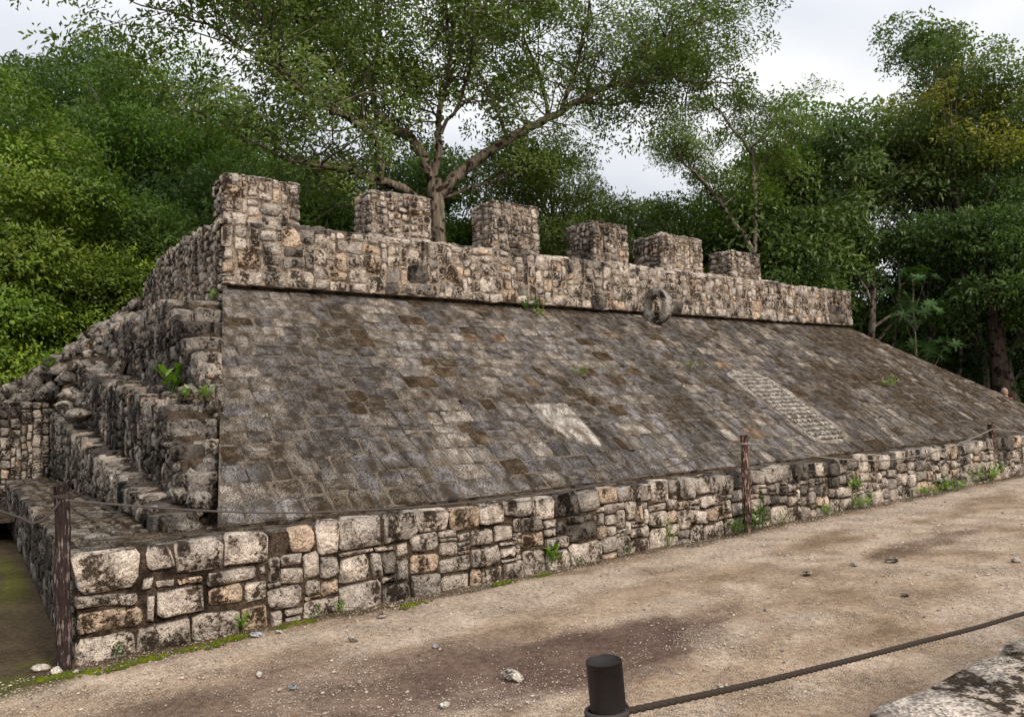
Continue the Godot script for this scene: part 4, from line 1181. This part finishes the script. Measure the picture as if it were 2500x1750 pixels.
		for q in 3:
			var s := pts[4 + q]
			var e := s + Vector3(rng.randf_range(-1, 1), rng.randf_range(0.5, 1.2), rng.randf_range(-1, 1)) * 1.2
			tube(st, PackedVector3Array([s, s.lerp(e, 0.5) + Vector3(0, 0.1, 0), e]), PackedFloat32Array([d[2] * 0.4, d[2] * 0.3, 0.01]), 5, Color(0.45, 0.41, 0.37))
		put("limbs", finish(st), M.bark, t)
	# dark shrubs under the trees
	var shrub: Node3D = jungle_tree("shrub", "dark shrub growing in the deep shade under the jungle trees", Vector3(26.0, 0, -9.0), L.call(dk, {height = 2.8, low = 0.1, spread = 1.3, clumps = 14, clump = 0.7, girth = 0.05, category = "shrub", kind = "small", dense = 60.0}), "dark shrubs in the forest shade")
	var spots := [[32.5, -7.8], [34.5, -6.2], [33.0, -3.6], [35.5, -3.2], [36.5, -5.5], [30.8, -8.2], [35.0, -8.5], [32.0, -10.0], [38.0, -3.0], [29.5, -8.8], [31.8, -6.6], [33.5, -4.6], [24.0, -12.4], [21.0, -14.2], [27.5, -11.5], [18.0, -16.2], [12.0, -16.4], [6.5, -16.2], [3.2, -14.4], [0.2, -13.9], [-1.6, -14.8], [34.0, -2.5], [30.5, -10.0]]
	for q in spots:
		copy_tree(shrub, "shrub", "dark shrub in the deep shade under %s" % ("the trees right of the slope" if q[0] > 26.0 else ("the trees behind the last pillars" if q[0] > 14.0 else ("the trees behind the first pillars" if q[0] > 5.0 else "the bright trees at the left"))), Vector3(q[0], 0, q[1]), rng.randf() * TAU, rng.randf_range(0.9, 1.45), "dark shrubs in the forest shade")
	# low dense trees that close the view between the trunks at the right
	var under: Node3D = jungle_tree("understory_tree", "low dark bushy tree closing the gap between trunks right of the slope, nearest the wall", Vector3(33.5, 0, -10.5), L.call(dk, {height = 6.5, low = 0.2, spread = 2.4, clumps = 36, girth = 0.08, dense = 46.0}), "low bushy trees between the trunks at the right")
	for q in [[37.0, -8.5], [39.5, -5.5], [41.0, -2.0], [36.5, -12.5], [38.0, -0.5], [40.0, -9.5]]:
		copy_tree(under, "understory_tree", "low dark bushy tree deep between the trunks at the right", Vector3(q[0], 0, q[1]), rng.randf() * TAU, rng.randf_range(0.9, 1.15), "low bushy trees between the trunks at the right")
	# the rows behind, packed together
	var rows := [[29.0, 0.62, 9], [35.0, 0.74, 15], [42.0, 0.86, 17], [50.0, 0.95, 17]]
	for ri in rows.size():
		var d: Array = rows[ri]
		for k in int(d[2]):
			var a := deg_to_rad(lerpf(-16.0, 96.0, (k + rng.randf_range(0.2, 0.8)) / d[2]))
			var r: float = d[0] * rng.randf_range(0.93, 1.07)
			var p := Vector3(EYE.x + sin(a) * r, 0, EYE.z - cos(a) * r)
			if p.z > 3.0 or (ri == 0 and p.z > -9.0): continue
			var where := "the bright leafy trees at the left" if rad_to_deg(a) < 14.0 else ("the first three stone pillars" if rad_to_deg(a) < 34.0 else ("the last three stone pillars" if rad_to_deg(a) < 50.0 else "the tall trees at the right"))
			copy_tree(protos[rng.randi() % protos.size()], "jungle_tree", "dark jungle tree %s behind %s" % [["close", "some way", "far", "farthest"][ri], where], p, rng.randf() * TAU, d[1] * rng.randf_range(0.85, 1.08), "packed jungle trees far behind the ruin")

# ------------------------------------------------------------------ ground
func ground_color(x: float, z: float) -> Color:
	var n := blotch.get_noise_2d(x * 0.9, z * 1.6)
	var n2 := fine.get_noise_2d(x * 1.7, z * 3.0)
	var c := Color(0.525, 0.408, 0.312)
	c = c.lerp(Color(0.67, 0.555, 0.455), ramp(n + 0.5 * n2 + 0.25 * ramp(x, 3.0, 9.0), 0.0, 0.5))
	c = c.lerp(Color(0.38, 0.285, 0.20), ramp(-n + 0.4 * n2, 0.12, 0.6))
	# pale grit swept along the wall
	c = c.lerp(Color(0.68, 0.575, 0.48), 0.85 * ramp(z + 0.3 * n, 0.22, 0.4) * ramp(1.3 + 0.6 * n - z, 0.0, 0.5) * ramp(x, 0.8, 1.8))
	# damp purple brown earth
	var e := Vector2((x - 2.7) / 1.75, (z - 2.35 - (x - 2.3) * 0.02) / 0.55).length() + 0.5 * n + 0.25 * n2
	c = c.lerp(Color(0.155, 0.100, 0.088), 0.88 * ramp(1.15 - e, 0.0, 0.55))
	e = Vector2((x - 0.9) / 1.7, (z - 2.0) / 0.95).length() + 0.5 * n
	c = c.lerp(Color(0.23, 0.165, 0.135), 0.75 * ramp(1.2 - e, 0.0, 0.6))
	e = Vector2((x - 8.0) / 1.7, (z - 2.05) / 0.22).length() + 0.6 * n + 0.3 * n2
	c = c.lerp(Color(0.21, 0.145, 0.11), 0.7 * ramp(1.1 - e, 0.0, 0.6))
	# wet brown strip at the foot of the wall
	c = c.lerp(Color(0.12, 0.09, 0.05), 0.85 * ramp(0.30 + 0.14 * n + 0.1 * n2 - z, 0.0, 0.14))
	# earth and moss left of the ruin
	if x < 0.3:
		var l := ramp(0.12 - x, 0.0, 0.25) * ramp(0.5 + 0.2 * n - z, 0.0, 0.35)
		c = c.lerp(Color(0.125, 0.095, 0.062), l)
		c = c.lerp(Color(0.12, 0.145, 0.02), 0.65 * l * ramp(n + 0.9 * n2, 0.02, 0.25))
	# leaf mould under the trees
	c = c.lerp(Color(0.068, 0.052, 0.032), ramp(-z, 5.0, 8.0) if x < 22.0 else ramp(-z + (x - 22.0) * 0.35, 0.5, 2.5))
	return c

func ground() -> void:
	var xs := PackedFloat32Array(); var zs := PackedFloat32Array()
	for q in [-180.0, -90.0, -40.0, -20.0, -10.0, -6.0, -4.0, -3.0]: xs.append(q)
	var v := -2.4
	while v < 9.0:
		xs.append(v); v += 0.06
	while v < 24.0:
		xs.append(v); v += 0.16
	for q in [24.5, 25.5, 27.0, 30.0, 36.0, 48.0, 80.0, 180.0]: xs.append(q)
	for q in [-180.0, -90.0, -50.0, -30.0, -20.0, -14.0, -10.0, -8.0, -6.0, -5.0, -4.0, -3.0, -2.2, -1.6, -1.1, -0.7, -0.4]: zs.append(q)
	v = -0.2
	while v < 4.4:
		zs.append(v); v += 0.05
	for q in [4.5, 5.0, 6.0, 8.0, 12.0, 20.0, 40.0, 90.0, 180.0]: zs.append(q)
	var P := PackedVector3Array(); var C := PackedColorArray(); var N := PackedVector3Array(); var I := PackedInt32Array()
	for z in zs:
		for x in xs:
			var y := 0.012 * blotch.get_noise_2d(x * 2.0, z * 2.0) + 0.012 * fine.get_noise_2d(x * 3.0, z * 3.0)
			P.append(Vector3(x, y - 0.004, z))
			C.append(ground_color(x, z))
			N.append(Vector3.UP)
	var w := xs.size()
	for j in zs.size() - 1:
		for i in w - 1:
			var a := j * w + i
			for q in [a, a + 1, a + w, a + 1, a + w + 1, a + w]: I.append(q)
	var arr := []
	arr.resize(Mesh.ARRAY_MAX)
	arr[Mesh.ARRAY_VERTEX] = P; arr[Mesh.ARRAY_COLOR] = C; arr[Mesh.ARRAY_NORMAL] = N; arr[Mesh.ARRAY_INDEX] = I
	var m := ArrayMesh.new()
	m.add_surface_from_arrays(Mesh.PRIMITIVE_TRIANGLES, arr)
	structure("ground", m, M.ground, "tan dirt and grit court floor with damp brown patches")

func scattered(called: String, label: String, mesh: Mesh, where: Array[Transform3D], tint: Array[Color], m: Material) -> void:
	var mm := MultiMesh.new()
	mm.transform_format = MultiMesh.TRANSFORM_3D
	mm.use_colors = true
	mm.mesh = mesh
	mm.instance_count = where.size()
	for i in where.size():
		mm.set_instance_transform(i, where[i])
		mm.set_instance_color(i, tint[i])
	var o := MultiMeshInstance3D.new()
	o.name = called
	o.multimesh = mm
	o.material_override = m
	add_child(o, true)
	tag(o, label, "", "", "stuff")

func litter() -> void:
	var where: Array[Transform3D] = []
	var tint: Array[Color] = []
	for k in 48000:
		var z := rng.randf_range(0.05, 4.3)
		var x := rng.randf_range(-1.2, 6.0) if k % 3 else rng.randf_range(6.0, 15.0)
		if x < 0.0 and z < 0.1: continue
		var keep := 0.45 + 0.9 * blotch.get_noise_2d(x * 0.9, z * 1.6) + 0.5 * ramp(1.3 - z, 0.0, 0.6)
		if rng.randf() > keep: continue
		var s := 0.0045 + 0.004 * rng.randf() + 0.014 * pow(rng.randf(), 30.0)
		if x > 6.0: s *= 1.5
		where.append(Transform3D(Basis.from_euler(Vector3(rng.randf() * 6, rng.randf() * 6, 0)).scaled(Vector3(s * 1.4, s * 0.7, s)), Vector3(x, s * 0.15, z)))
		var c := Color(0.64, 0.55, 0.455).lerp(Color(0.40, 0.32, 0.25), rng.randf())
		if rng.randf() < 0.1: c = Color(0.16, 0.15, 0.15)
		tint.append(c)
	scattered("gravel", "loose pale gravel strewn over the court floor", rocks[0], where, tint, M.rough)
	where = []; tint = []
	var st := begin()
	st.set_smooth_group(-1)
	var w := Color.WHITE
	tri(st, Vector3(-0.5, 0.02, 0), Vector3(0, 0.1, 0.2), Vector3(0.5, 0.04, 0), w, w, w)
	tri(st, Vector3(-0.5, 0.02, 0), Vector3(0.5, 0.04, 0), Vector3(0, 0.06, -0.2), w, w, w)
	var leaf := finish(st)
	for k in 420:
		var x := rng.randf_range(-1.0, 14.0)
		var z := rng.randf_range(0.1, 4.2)
		if k % 3 == 0: z = rng.randf_range(0.08, 0.4)
		var s := rng.randf_range(0.02, 0.055)
		where.append(Transform3D(Basis(Vector3.UP, rng.randf() * TAU).scaled(Vector3.ONE * s), Vector3(x, 0.012, z)))
		tint.append(Color(0.22, 0.12, 0.06).lerp(Color(0.12, 0.09, 0.07), rng.randf()) if rng.randf() < 0.93 else Color(0.45, 0.13, 0.03))
	for k in 240:   # dry leaves caught on the terrace
		var z := rng.randf_range(-4.0, -1.8)
		var s := rng.randf_range(0.025, 0.06)
		where.append(Transform3D(Basis.from_euler(Vector3(rng.randf_range(-0.3, 0.3), rng.randf() * TAU, rng.randf_range(-0.3, 0.3))).scaled(Vector3.ONE * s), Vector3(rng.randf_range(1.2, 1.5), lerpf(2.03, 1.88, (z + 4.0) / 2.2), z)))
		tint.append(Color(0.24, 0.14, 0.08).lerp(Color(0.13, 0.09, 0.06), rng.randf()))
	scattered("fallen_leaves", "small dry brown leaves strewn over the court floor and terrace", leaf, where, tint, M.rough)

func loose_stones() -> void:
	var list := [[1.20, 0.26, 0.085, 4, "pale blue-grey stone at the foot of the bench wall, beside a sprouting weed"], [2.15, 0.46, 0.07, 3, "flat cream stone on the grit near the wall, left of the brown strip"], [2.12, 2.34, 0.105, 3, "angular cream rock lying on damp brown earth in the foreground"],
		[1.70, 0.90, 0.055, 2, "small dark chip on pale grit below the bench wall"], [6.84, 2.28, 0.10, 0, "largest flat stone of the scatter in the middle of the court"], [6.45, 2.1, 0.07, 3, "cream flake just left of the largest stone in the court scatter"], [5.8, 2.0, 0.08, 0, "whitish flake left of the stone scatter in the court"],
		[1.02, 1.54, 0.05, 4, "small bluish pebble in the left foreground"], [-0.11, 0.16, 0.08, 0, "rough stone at the foot of the left corner post"], [-0.19, 0.0, 0.09, 1, "larger stone behind the left corner post's foot"], [0.0, 0.24, 0.05, 3, "small pale stone in the moss right of the left corner post"],
		[2.37, 0.2, 0.05, 1, "brown cube-like stone against the wall by bright moss"], [15.95, -0.02, 0.2, 1, "flat slab at the foot of the leaning post"], [2.08, 1.45, 0.045, 4, "small blue-grey chip near the middle of the foreground"], [0.93, 1.17, 0.05, 0, "pale pebble on the dirt in the lower left"],
		[5.66, 2.98, 0.06, 1, "grey pebble near the thick rope"], [7.6, 3.1, 0.09, 0, "pale flat stone lying out on the right of the court"], [1.58, 2.42, 0.05, 3, "tan pebble near the bottom edge left of the black post"], [1.36, 0.3, 0.05, 1, "small brown stone right of the blue-grey stone by the wall"], [8.6, 2.9, 0.08, 0, "pale stone on the far right of the court floor"]]
	for d in list:
		var s: float = d[2]
		var o := rock("loose_stone", self, Vector3(d[0], s * 0.2, d[1]), Vector3(s * 1.35, s * 0.55, s), [5, 6, 2, 5, 7][d[3]])
		tag(o, d[4], "stone", "loose stones on the court floor")

# ------------------------------------------------------------------ weeds and moss
func leaf_blade(st: SurfaceTool, p: Vector3, dir: Vector3, l: float, w: float, col: Color) -> void:
	var s := dir.cross(Vector3.UP).normalized()
	if s == Vector3.ZERO: s = Vector3.RIGHT
	var n := s.cross(dir)
	var a := p + dir * l * 0.35 + n * l * 0.05
	var b := p + dir * l * 0.7 + n * l * 0.03
	var tip := p + dir * l - n * l * 0.12
	var dn := -n * w * 0.18
	tri(st, p, a + s * w * 0.5, a + dn, col, col, col); tri(st, p, a + dn, a - s * w * 0.5, col, col, col)
	tri(st, a + s * w * 0.5, b + s * w * 0.42, b + dn, col, col, col); tri(st, a + s * w * 0.5, b + dn, a + dn, col, col, col)
	tri(st, a + dn, b + dn, b - s * w * 0.42, col, col, col); tri(st, a + dn, b - s * w * 0.42, a - s * w * 0.5, col, col, col)
	tri(st, b + s * w * 0.42, tip, b + dn, col, col, col); tri(st, b + dn, tip, b - s * w * 0.42, col, col, col)

func weed(label: String, at: Vector3, size: float, stems: int, leaves: int, wide: float, col: Color, spread := 0.5) -> void:
	var t := thing("weed", label, "plant", at, "weeds growing from the stones")
	var ss := begin(); var sl := begin()
	sl.set_smooth_group(-1)
	for k in stems:
		var d := Vector3(rng.randfn() * spread, 1.0, rng.randfn() * spread).normalized()
		var h := size * rng.randf_range(0.55, 1.0)
		var p0 := Vector3(rng.randfn(), 0, rng.randfn() * 0.5) * size * 0.12 * (stems - 1) * 0.3
		var bend := Vector3(rng.randfn(), 0, rng.randfn()) * h * 0.15
		var pts := PackedVector3Array([p0, p0 + d * h * 0.5 + bend * 0.4, p0 + d * h + bend])
		tube(ss, pts, PackedFloat32Array([size * 0.014, size * 0.011, size * 0.006]), 5, shade(col, 0.6))
		for i in leaves:
			var f := 0.25 + 0.75 * (i + 0.5) / leaves
			var p := pts[0].lerp(pts[1], f * 2.0) if f < 0.5 else pts[1].lerp(pts[2], f * 2.0 - 1.0)
			var a := i * 2.4 + rng.randf()
			var dir := (Vector3(cos(a), rng.randf_range(0.1, 0.9), sin(a)) + d * 0.3).normalized()
			leaf_blade(sl, p, dir, size * rng.randf_range(0.3, 0.5) * wide, size * 0.17 * wide, shade(col, rng.randf_range(0.7, 1.25)))
	put("stem" if stems == 1 else "stems", finish(ss), M.weed, t, "" if stems == 1 else "stuff")
	put("leaves", finish(sl), M.weed, t, "stuff")

func weeds() -> void:
	var lime := Color(0.20, 0.34, 0.045); var green := Color(0.105, 0.185, 0.045); var dry := Color(0.30, 0.30, 0.11); var pale := Color(0.32, 0.42, 0.14)
	weed("green weed tuft under the middle of the upper wall, left of the stone ring", Vector3(7.43, 3.40, -4.24), 0.26, 9, 6, 0.8, green)
	weed("smaller weed tuft just below the one under the upper wall", Vector3(7.54, 3.26, -4.06), 0.22, 7, 5, 0.8, pale)
	weed("tiny dark sprout at the wall's foot, left of the weed tufts", Vector3(7.1, 3.5, -4.40), 0.12, 3, 4, 1.0, green)
	weed("dry stalky weed high on the slope, near the upper wall's middle", Vector3(7.75, 3.44, -4.28), 0.32, 6, 3, 0.5, dry, 0.25)
	weed("small pale weed in the middle of the slope, above the worn slab", Vector3(7.05, 2.15, -2.50), 0.2, 8, 5, 0.7, pale)
	weed("wispy yellow-green weed on the slope, left of the carved slab", Vector3(9.78, 2.24, -2.64), 0.3, 10, 5, 0.5, dry, 0.6)
	weed("small bright weed far right on the brown part of the slope", Vector3(15.54, 1.83, -2.05), 0.3, 6, 6, 0.8, pale, 0.4)
	weed("bright green broad-leaved plant on the middle terrace at left", Vector3(1.38, 2.02, -3.55), 0.34, 3, 7, 1.5, lime, 0.3)
	weed("bright sprout on the rubble mound near the left edge", Vector3(0.62, 2.75, -10.5), 0.4, 2, 5, 1.4, lime, 0.2)
	weed("pale sprout beside the leaf litter on the terrace", Vector3(1.3, 1.9, -2.5), 0.16, 4, 5, 1.2, pale)
	weed("pale weed at the terrace's end near the slope edge", Vector3(1.42, 1.88, -2.1), 0.18, 4, 5, 1.2, pale)
	weed("small green weed where the side wall meets the slope head", Vector3(2.1, 3.34, -4.6), 0.2, 5, 5, 1.0, pale)
	weed("yellow-green leaf sprig on the upper side wall", Vector3(2.18, 4.45, -8.3), 0.14, 2, 4, 1.3, lime)
	weed("upright weed sprouting from the wall's foot by the blue-grey stone", Vector3(1.13, 0.0, 0.10), 0.19, 2, 6, 1.1, lime, 0.2)
	weed("feathery small weed at the wall's foot nearest the left corner post", Vector3(0.28, 0.0, 0.12), 0.14, 4, 6, 0.6, green)
	weed("small weed at the wall's foot, first right of the blue-grey stone", Vector3(1.74, 0.0, 0.09), 0.12, 3, 5, 0.9, green)
	weed("small weed at the wall's foot, second right of the blue-grey stone", Vector3(1.93, 0.0, 0.11), 0.12, 3, 5, 1.0, lime)
	weed("broad-leaved bright plant growing out of the middle of the bench wall's foot", Vector3(4.27, 0.04, 0.06), 0.22, 2, 8, 1.4, lime, 0.3)
	weed("low weed just right of the broad-leaved bright plant", Vector3(4.62, 0.0, 0.12), 0.14, 4, 5, 0.8, green)
	weed("weed at the wall's foot midway between bright plant and middle post", Vector3(5.30, 0.0, 0.12), 0.15, 3, 5, 0.9, green)
	weed("tall thin weed climbing the wall left of the middle post", Vector3(6.0, 0.0, 0.09), 0.3, 4, 6, 0.5, pale, 0.2)
	weed("ferny weed at the left of the middle post's foot", Vector3(7.22, 0.0, 0.17), 0.26, 8, 7, 0.7, green, 0.5)
	weed("ferny bush leaning right from behind the middle post", Vector3(7.62, 0.0, 0.10), 0.42, 10, 8, 0.6, green, 0.6)
	weed("dry grass tuft right of the middle post", Vector3(8.15, 0.0, 0.12), 0.24, 12, 3, 0.5, dry, 0.8)
	weed("low weed at the wall's foot, first patch beyond the dry grass", Vector3(9.3, 0.0, 0.12), 0.2, 8, 5, 0.8, pale, 0.7)
	weed("weed patch at the wall's foot below a leafy crack", Vector3(10.1, 0.0, 0.12), 0.26, 10, 6, 0.8, pale, 0.8)
	weed("leafy weed in a crack halfway up the far bench wall", Vector3(10.1, 0.25, 0.05), 0.3, 8, 6, 0.8, pale, 0.4)
	weed("low weed patch along the far bench wall's foot", Vector3(12.2, 0.0, 0.12), 0.24, 12, 5, 0.8, pale, 0.9)
	weed("yellow-green weed patch between far wall and court, left of the leaning post", Vector3(13.0, 0.0, 0.1), 0.3, 12, 5, 0.8, lime, 0.9)
	weed("weed clump against the far wall beside the leaning post", Vector3(14.5, 0.0, 0.1), 0.42, 14, 6, 0.7, pale, 0.7)
	weed("small weed right at the leaning post", Vector3(15.35, 0.1, 0.0), 0.25, 5, 5, 0.9, lime, 0.4)
	# moss cushions
	var spots := [[0.80, 0.24, 0.22, "bright moss strip under the blue-grey stone, near the corner"], [1.05, 0.19, 0.14, "small moss patch behind the blue-grey stone"], [1.55, 0.15, 0.2, "dark moss strip at the wall's foot among small weeds"], [2.52, 0.29, 0.2, "brightest moss cushion on the brown strip by the grit"], [0.12, 0.30, 0.24, "moss spreading right of the left corner post's foot"],
		[-0.12, 0.24, 0.18, "moss cushion in front of the left corner post"], [0.42, 0.27, 0.2, "moss patch along the first big bottom stones"], [3.55, 0.2, 0.14, "thin moss patch at the wall left of the broad-leaved plant"], [4.05, 0.2, 0.12, "tiny moss patch just left of the broad-leaved plant"]]
	for d in spots:
		var t := thing("moss_patch", d[3], "moss", Vector3(d[0], 0.0, d[1]), "moss at the foot of the bench wall")
		var st := begin()
		st.set_smooth_group(0)
		for k in 44:
			var a := rng.randf() * TAU
			var f := sqrt(rng.randf())
			var p := Vector3(cos(a) * f * d[2], 0.0, sin(a) * f * d[2] * 0.33)
			var r := rng.randf_range(0.010, 0.026)
			var c := Color(0.10, 0.125, 0.014).lerp(Color(0.17, 0.20, 0.014), rng.randf()) if f < 0.7 else Color(0.09, 0.11, 0.02)
			for i in 6:
				var a0 := TAU * i / 6.0; var a1 := TAU * (i + 1) / 6.0
				tri(st, p + Vector3(cos(a0) * r, 0, sin(a0) * r), p + Vector3(0, r * 0.65 + 0.006, 0), p + Vector3(cos(a1) * r, 0, sin(a1) * r), shade(c, 0.7), c, shade(c, 0.7))
		put("cushion", finish(st), M.moss, t, "stuff")

# ------------------------------------------------------------------ the visitor
# One skin over tapered bones [a, b, ra, rb], as surface nets.
func skin(bones: Array, lo: Vector3, hi: Vector3, cell: float, paint: Callable) -> ArrayMesh:
	var n := Vector3i(((hi - lo) / cell).ceil()) + Vector3i.ONE
	var d := PackedFloat32Array(); d.resize(n.x * n.y * n.z)
	for z in n.z:
		for y in n.y:
			for x in n.x:
				var p := lo + Vector3(x, y, z) * cell
				var s := 1.0
				for b in bones:
					var ab: Vector3 = b[1] - b[0]
					var t := clampf((p - b[0]).dot(ab) / maxf(ab.length_squared(), 0.000001), 0.0, 1.0)
					var e: float = p.distance_to(b[0] + ab * t) - lerpf(b[2], b[3], t)
					var h := clampf(0.5 + 0.5 * (s - e) / 0.03, 0.0, 1.0)
					s = lerpf(s, e, h) - 0.03 * h * (1.0 - h)
				d[(z * n.y + y) * n.x + x] = s
	var at := {}
	for z in n.z - 1:
		for y in n.y - 1:
			for x in n.x - 1:
				var sum := Vector3.ZERO
				var k := 0
				for e in [[0, 1], [0, 2], [0, 4], [1, 3], [1, 5], [2, 3], [2, 6], [3, 7], [4, 5], [4, 6], [5, 7], [6, 7]]:
					var a := Vector3i(e[0] & 1, (e[0] >> 1) & 1, e[0] >> 2); var b := Vector3i(e[1] & 1, (e[1] >> 1) & 1, e[1] >> 2)
					var da := d[((z + a.z) * n.y + y + a.y) * n.x + x + a.x]; var db := d[((z + b.z) * n.y + y + b.y) * n.x + x + b.x]
					if (da < 0.0) != (db < 0.0):
						sum += Vector3(a).lerp(Vector3(b), da / (da - db))
						k += 1
				if k: at[Vector3i(x, y, z)] = lo + (Vector3(x, y, z) + sum / k) * cell
	var st := begin()
	st.set_smooth_group(0)
	for c: Vector3i in at:
		var d0 := d[(c.z * n.y + c.y) * n.x + c.x]
		for ax in 3:
			var u := Vector3i.ZERO; var v := Vector3i.ZERO; var w := Vector3i.ZERO
			w[ax] = 1; u[(ax + 1) % 3] = 1; v[(ax + 2) % 3] = 1
			var d1 := d[((c.z + w.z) * n.y + c.y + w.y) * n.x + c.x + w.x]
			if (d0 < 0.0) == (d1 < 0.0): continue
			if not (at.has(c - u) and at.has(c - v) and at.has(c - u - v)): continue
			var q: Array = [at[c - u - v], at[c - v], at[c], at[c - u]]
			if d0 >= 0.0: q.reverse()
			var col: Color = paint.call(q[0])
			quad(st, q[0], q[1], q[2], q[3], col)
	return finish(st)

func visitor() -> void:
	var t := thing("person", "person in a red shirt with grey hair standing beyond the low end of the slope", "person", Vector3(28.6, 0, -4.72))
	t.rotation.y = -0.7
	var bones := [
		[Vector3(0, 1.02, 0), Vector3(0, 1.36, 0), 0.14, 0.155], [Vector3(-0.09, 1.3, 0), Vector3(0.09, 1.3, 0), 0.13, 0.13], [Vector3(0, 1.42, 0), Vector3(0, 1.52, 0.01), 0.06, 0.055],
		[Vector3(0, 1.60, 0.02), Vector3(0, 1.67, 0.0), 0.088, 0.098], [Vector3(0, 1.585, 0.10), Vector3(0, 1.61, 0.09), 0.016, 0.012], [Vector3(-0.1, 1.62, 0), Vector3(0.1, 1.62, 0), 0.02, 0.02],
		[Vector3(-0.08, 0.95, 0), Vector3(0.08, 0.95, 0), 0.13, 0.13]]
	for s in [-1.0, 1.0]:
		bones.append([Vector3(s * 0.19, 1.40, 0), Vector3(s * 0.25, 1.12, -0.01), 0.062, 0.048])
		bones.append([Vector3(s * 0.25, 1.12, -0.01), Vector3(s * 0.24, 0.88, 0.08), 0.044, 0.032])
		bones.append([Vector3(s * 0.24, 0.87, 0.08), Vector3(s * 0.235, 0.74, 0.11), 0.03, 0.022])
		bones.append([Vector3(s * 0.09, 0.9, 0), Vector3(s * 0.10, 0.5, 0.02), 0.092, 0.062])
		bones.append([Vector3(s * 0.10, 0.5, 0.02), Vector3(s * 0.10, 0.08, -0.02), 0.058, 0.042])
		bones.append([Vector3(s * 0.10, 0.05, -0.03), Vector3(s * 0.115, 0.035, 0.15), 0.045, 0.035])
	var paint := func(p: Vector3) -> Color:
		if p.y > 1.46 or (absf(p.x) > 0.2 and p.y < 1.15): return Color(0.48, 0.29, 0.20)
		if p.y > 0.94: return Color(0.42, 0.05, 0.04)
		if p.y > 0.09: return Color(0.62, 0.60, 0.58)
		return Color(0.08, 0.07, 0.07)
	put("body", skin(bones, Vector3(-0.36, -0.03, -0.24), Vector3(0.36, 1.82, 0.26), 0.028, paint), plain(0.8), t)
	var grey := func(_p: Vector3) -> Color: return Color(0.34, 0.33, 0.32)
	put("hair", skin([[Vector3(0, 1.69, -0.02), Vector3(0, 1.63, -0.045), 0.10, 0.088]], Vector3(-0.14, 1.5, -0.18), Vector3(0.14, 1.84, 0.12), 0.02, grey), plain(0.9), t)
	for s in [-1.0, 1.0]:
		var e := SphereMesh.new()
		e.radius = 0.013; e.height = 0.026; e.radial_segments = 8; e.rings = 4
		var m := StandardMaterial3D.new()
		m.albedo_color = Color(0.12, 0.09, 0.08)
		put("eye", e, m, t).position = Vector3(s * 0.034, 1.635, 0.098)

# ------------------------------------------------------------------ the scene
func _ready() -> void:
	rng.seed = 20240
	lichen.seed = 3; lichen.frequency = 0.9; lichen.fractal_octaves = 3
	blotch.seed = 8; blotch.frequency = 0.55; blotch.fractal_octaves = 4
	fine.seed = 4; fine.frequency = 1.0; fine.fractal_octaves = 3
	var cam := Camera3D.new()
	cam.name = "camera"
	cam.fov = 51.211
	cam.near = 0.05
	cam.far = 500.0
	cam.transform = Transform3D(Basis(Vector3(0.807224, -0.038518, 0.588987), Vector3(-0.01015, 0.996815, 0.0791), Vector3(-0.590158, -0.06983, 0.804262)).orthonormalized(), EYE)
	add_child(cam)
	var env := Environment.new()
	env.background_mode = Environment.BG_SKY
	env.sky = make_sky()
	env.background_energy_multiplier = 0.71
	env.tonemap_mode = Environment.TONE_MAPPER_LINEAR
	env.tonemap_exposure = 1.62
	env.sdfgi_enabled = true
	env.ssao_enabled = true
	env.ssil_enabled = true
	var we := WorldEnvironment.new()
	we.name = "world"
	we.environment = env
	add_child(we)
	var sun := DirectionalLight3D.new()
	sun.name = "sun"
	sun.light_color = Color(1.0, 0.955, 0.89)
	sun.light_energy = 0.5
	sun.light_angular_distance = 10.0
	sun.shadow_enabled = true
	sun.look_at_from_position(Vector3(1.0, 8.5, 13.0), Vector3.ZERO)
	add_child(sun)
	make_materials()
	make_rocks()
	ground()
	bench()
	bench_side()
	paved_slope()
	upper_wall()
	pillars()
	left_ruin()
	ring_and_panels()
	opposite_bench()
	posts_and_ropes()
	forest()
	weeds()
	loose_stones()
	litter()
	visitor()
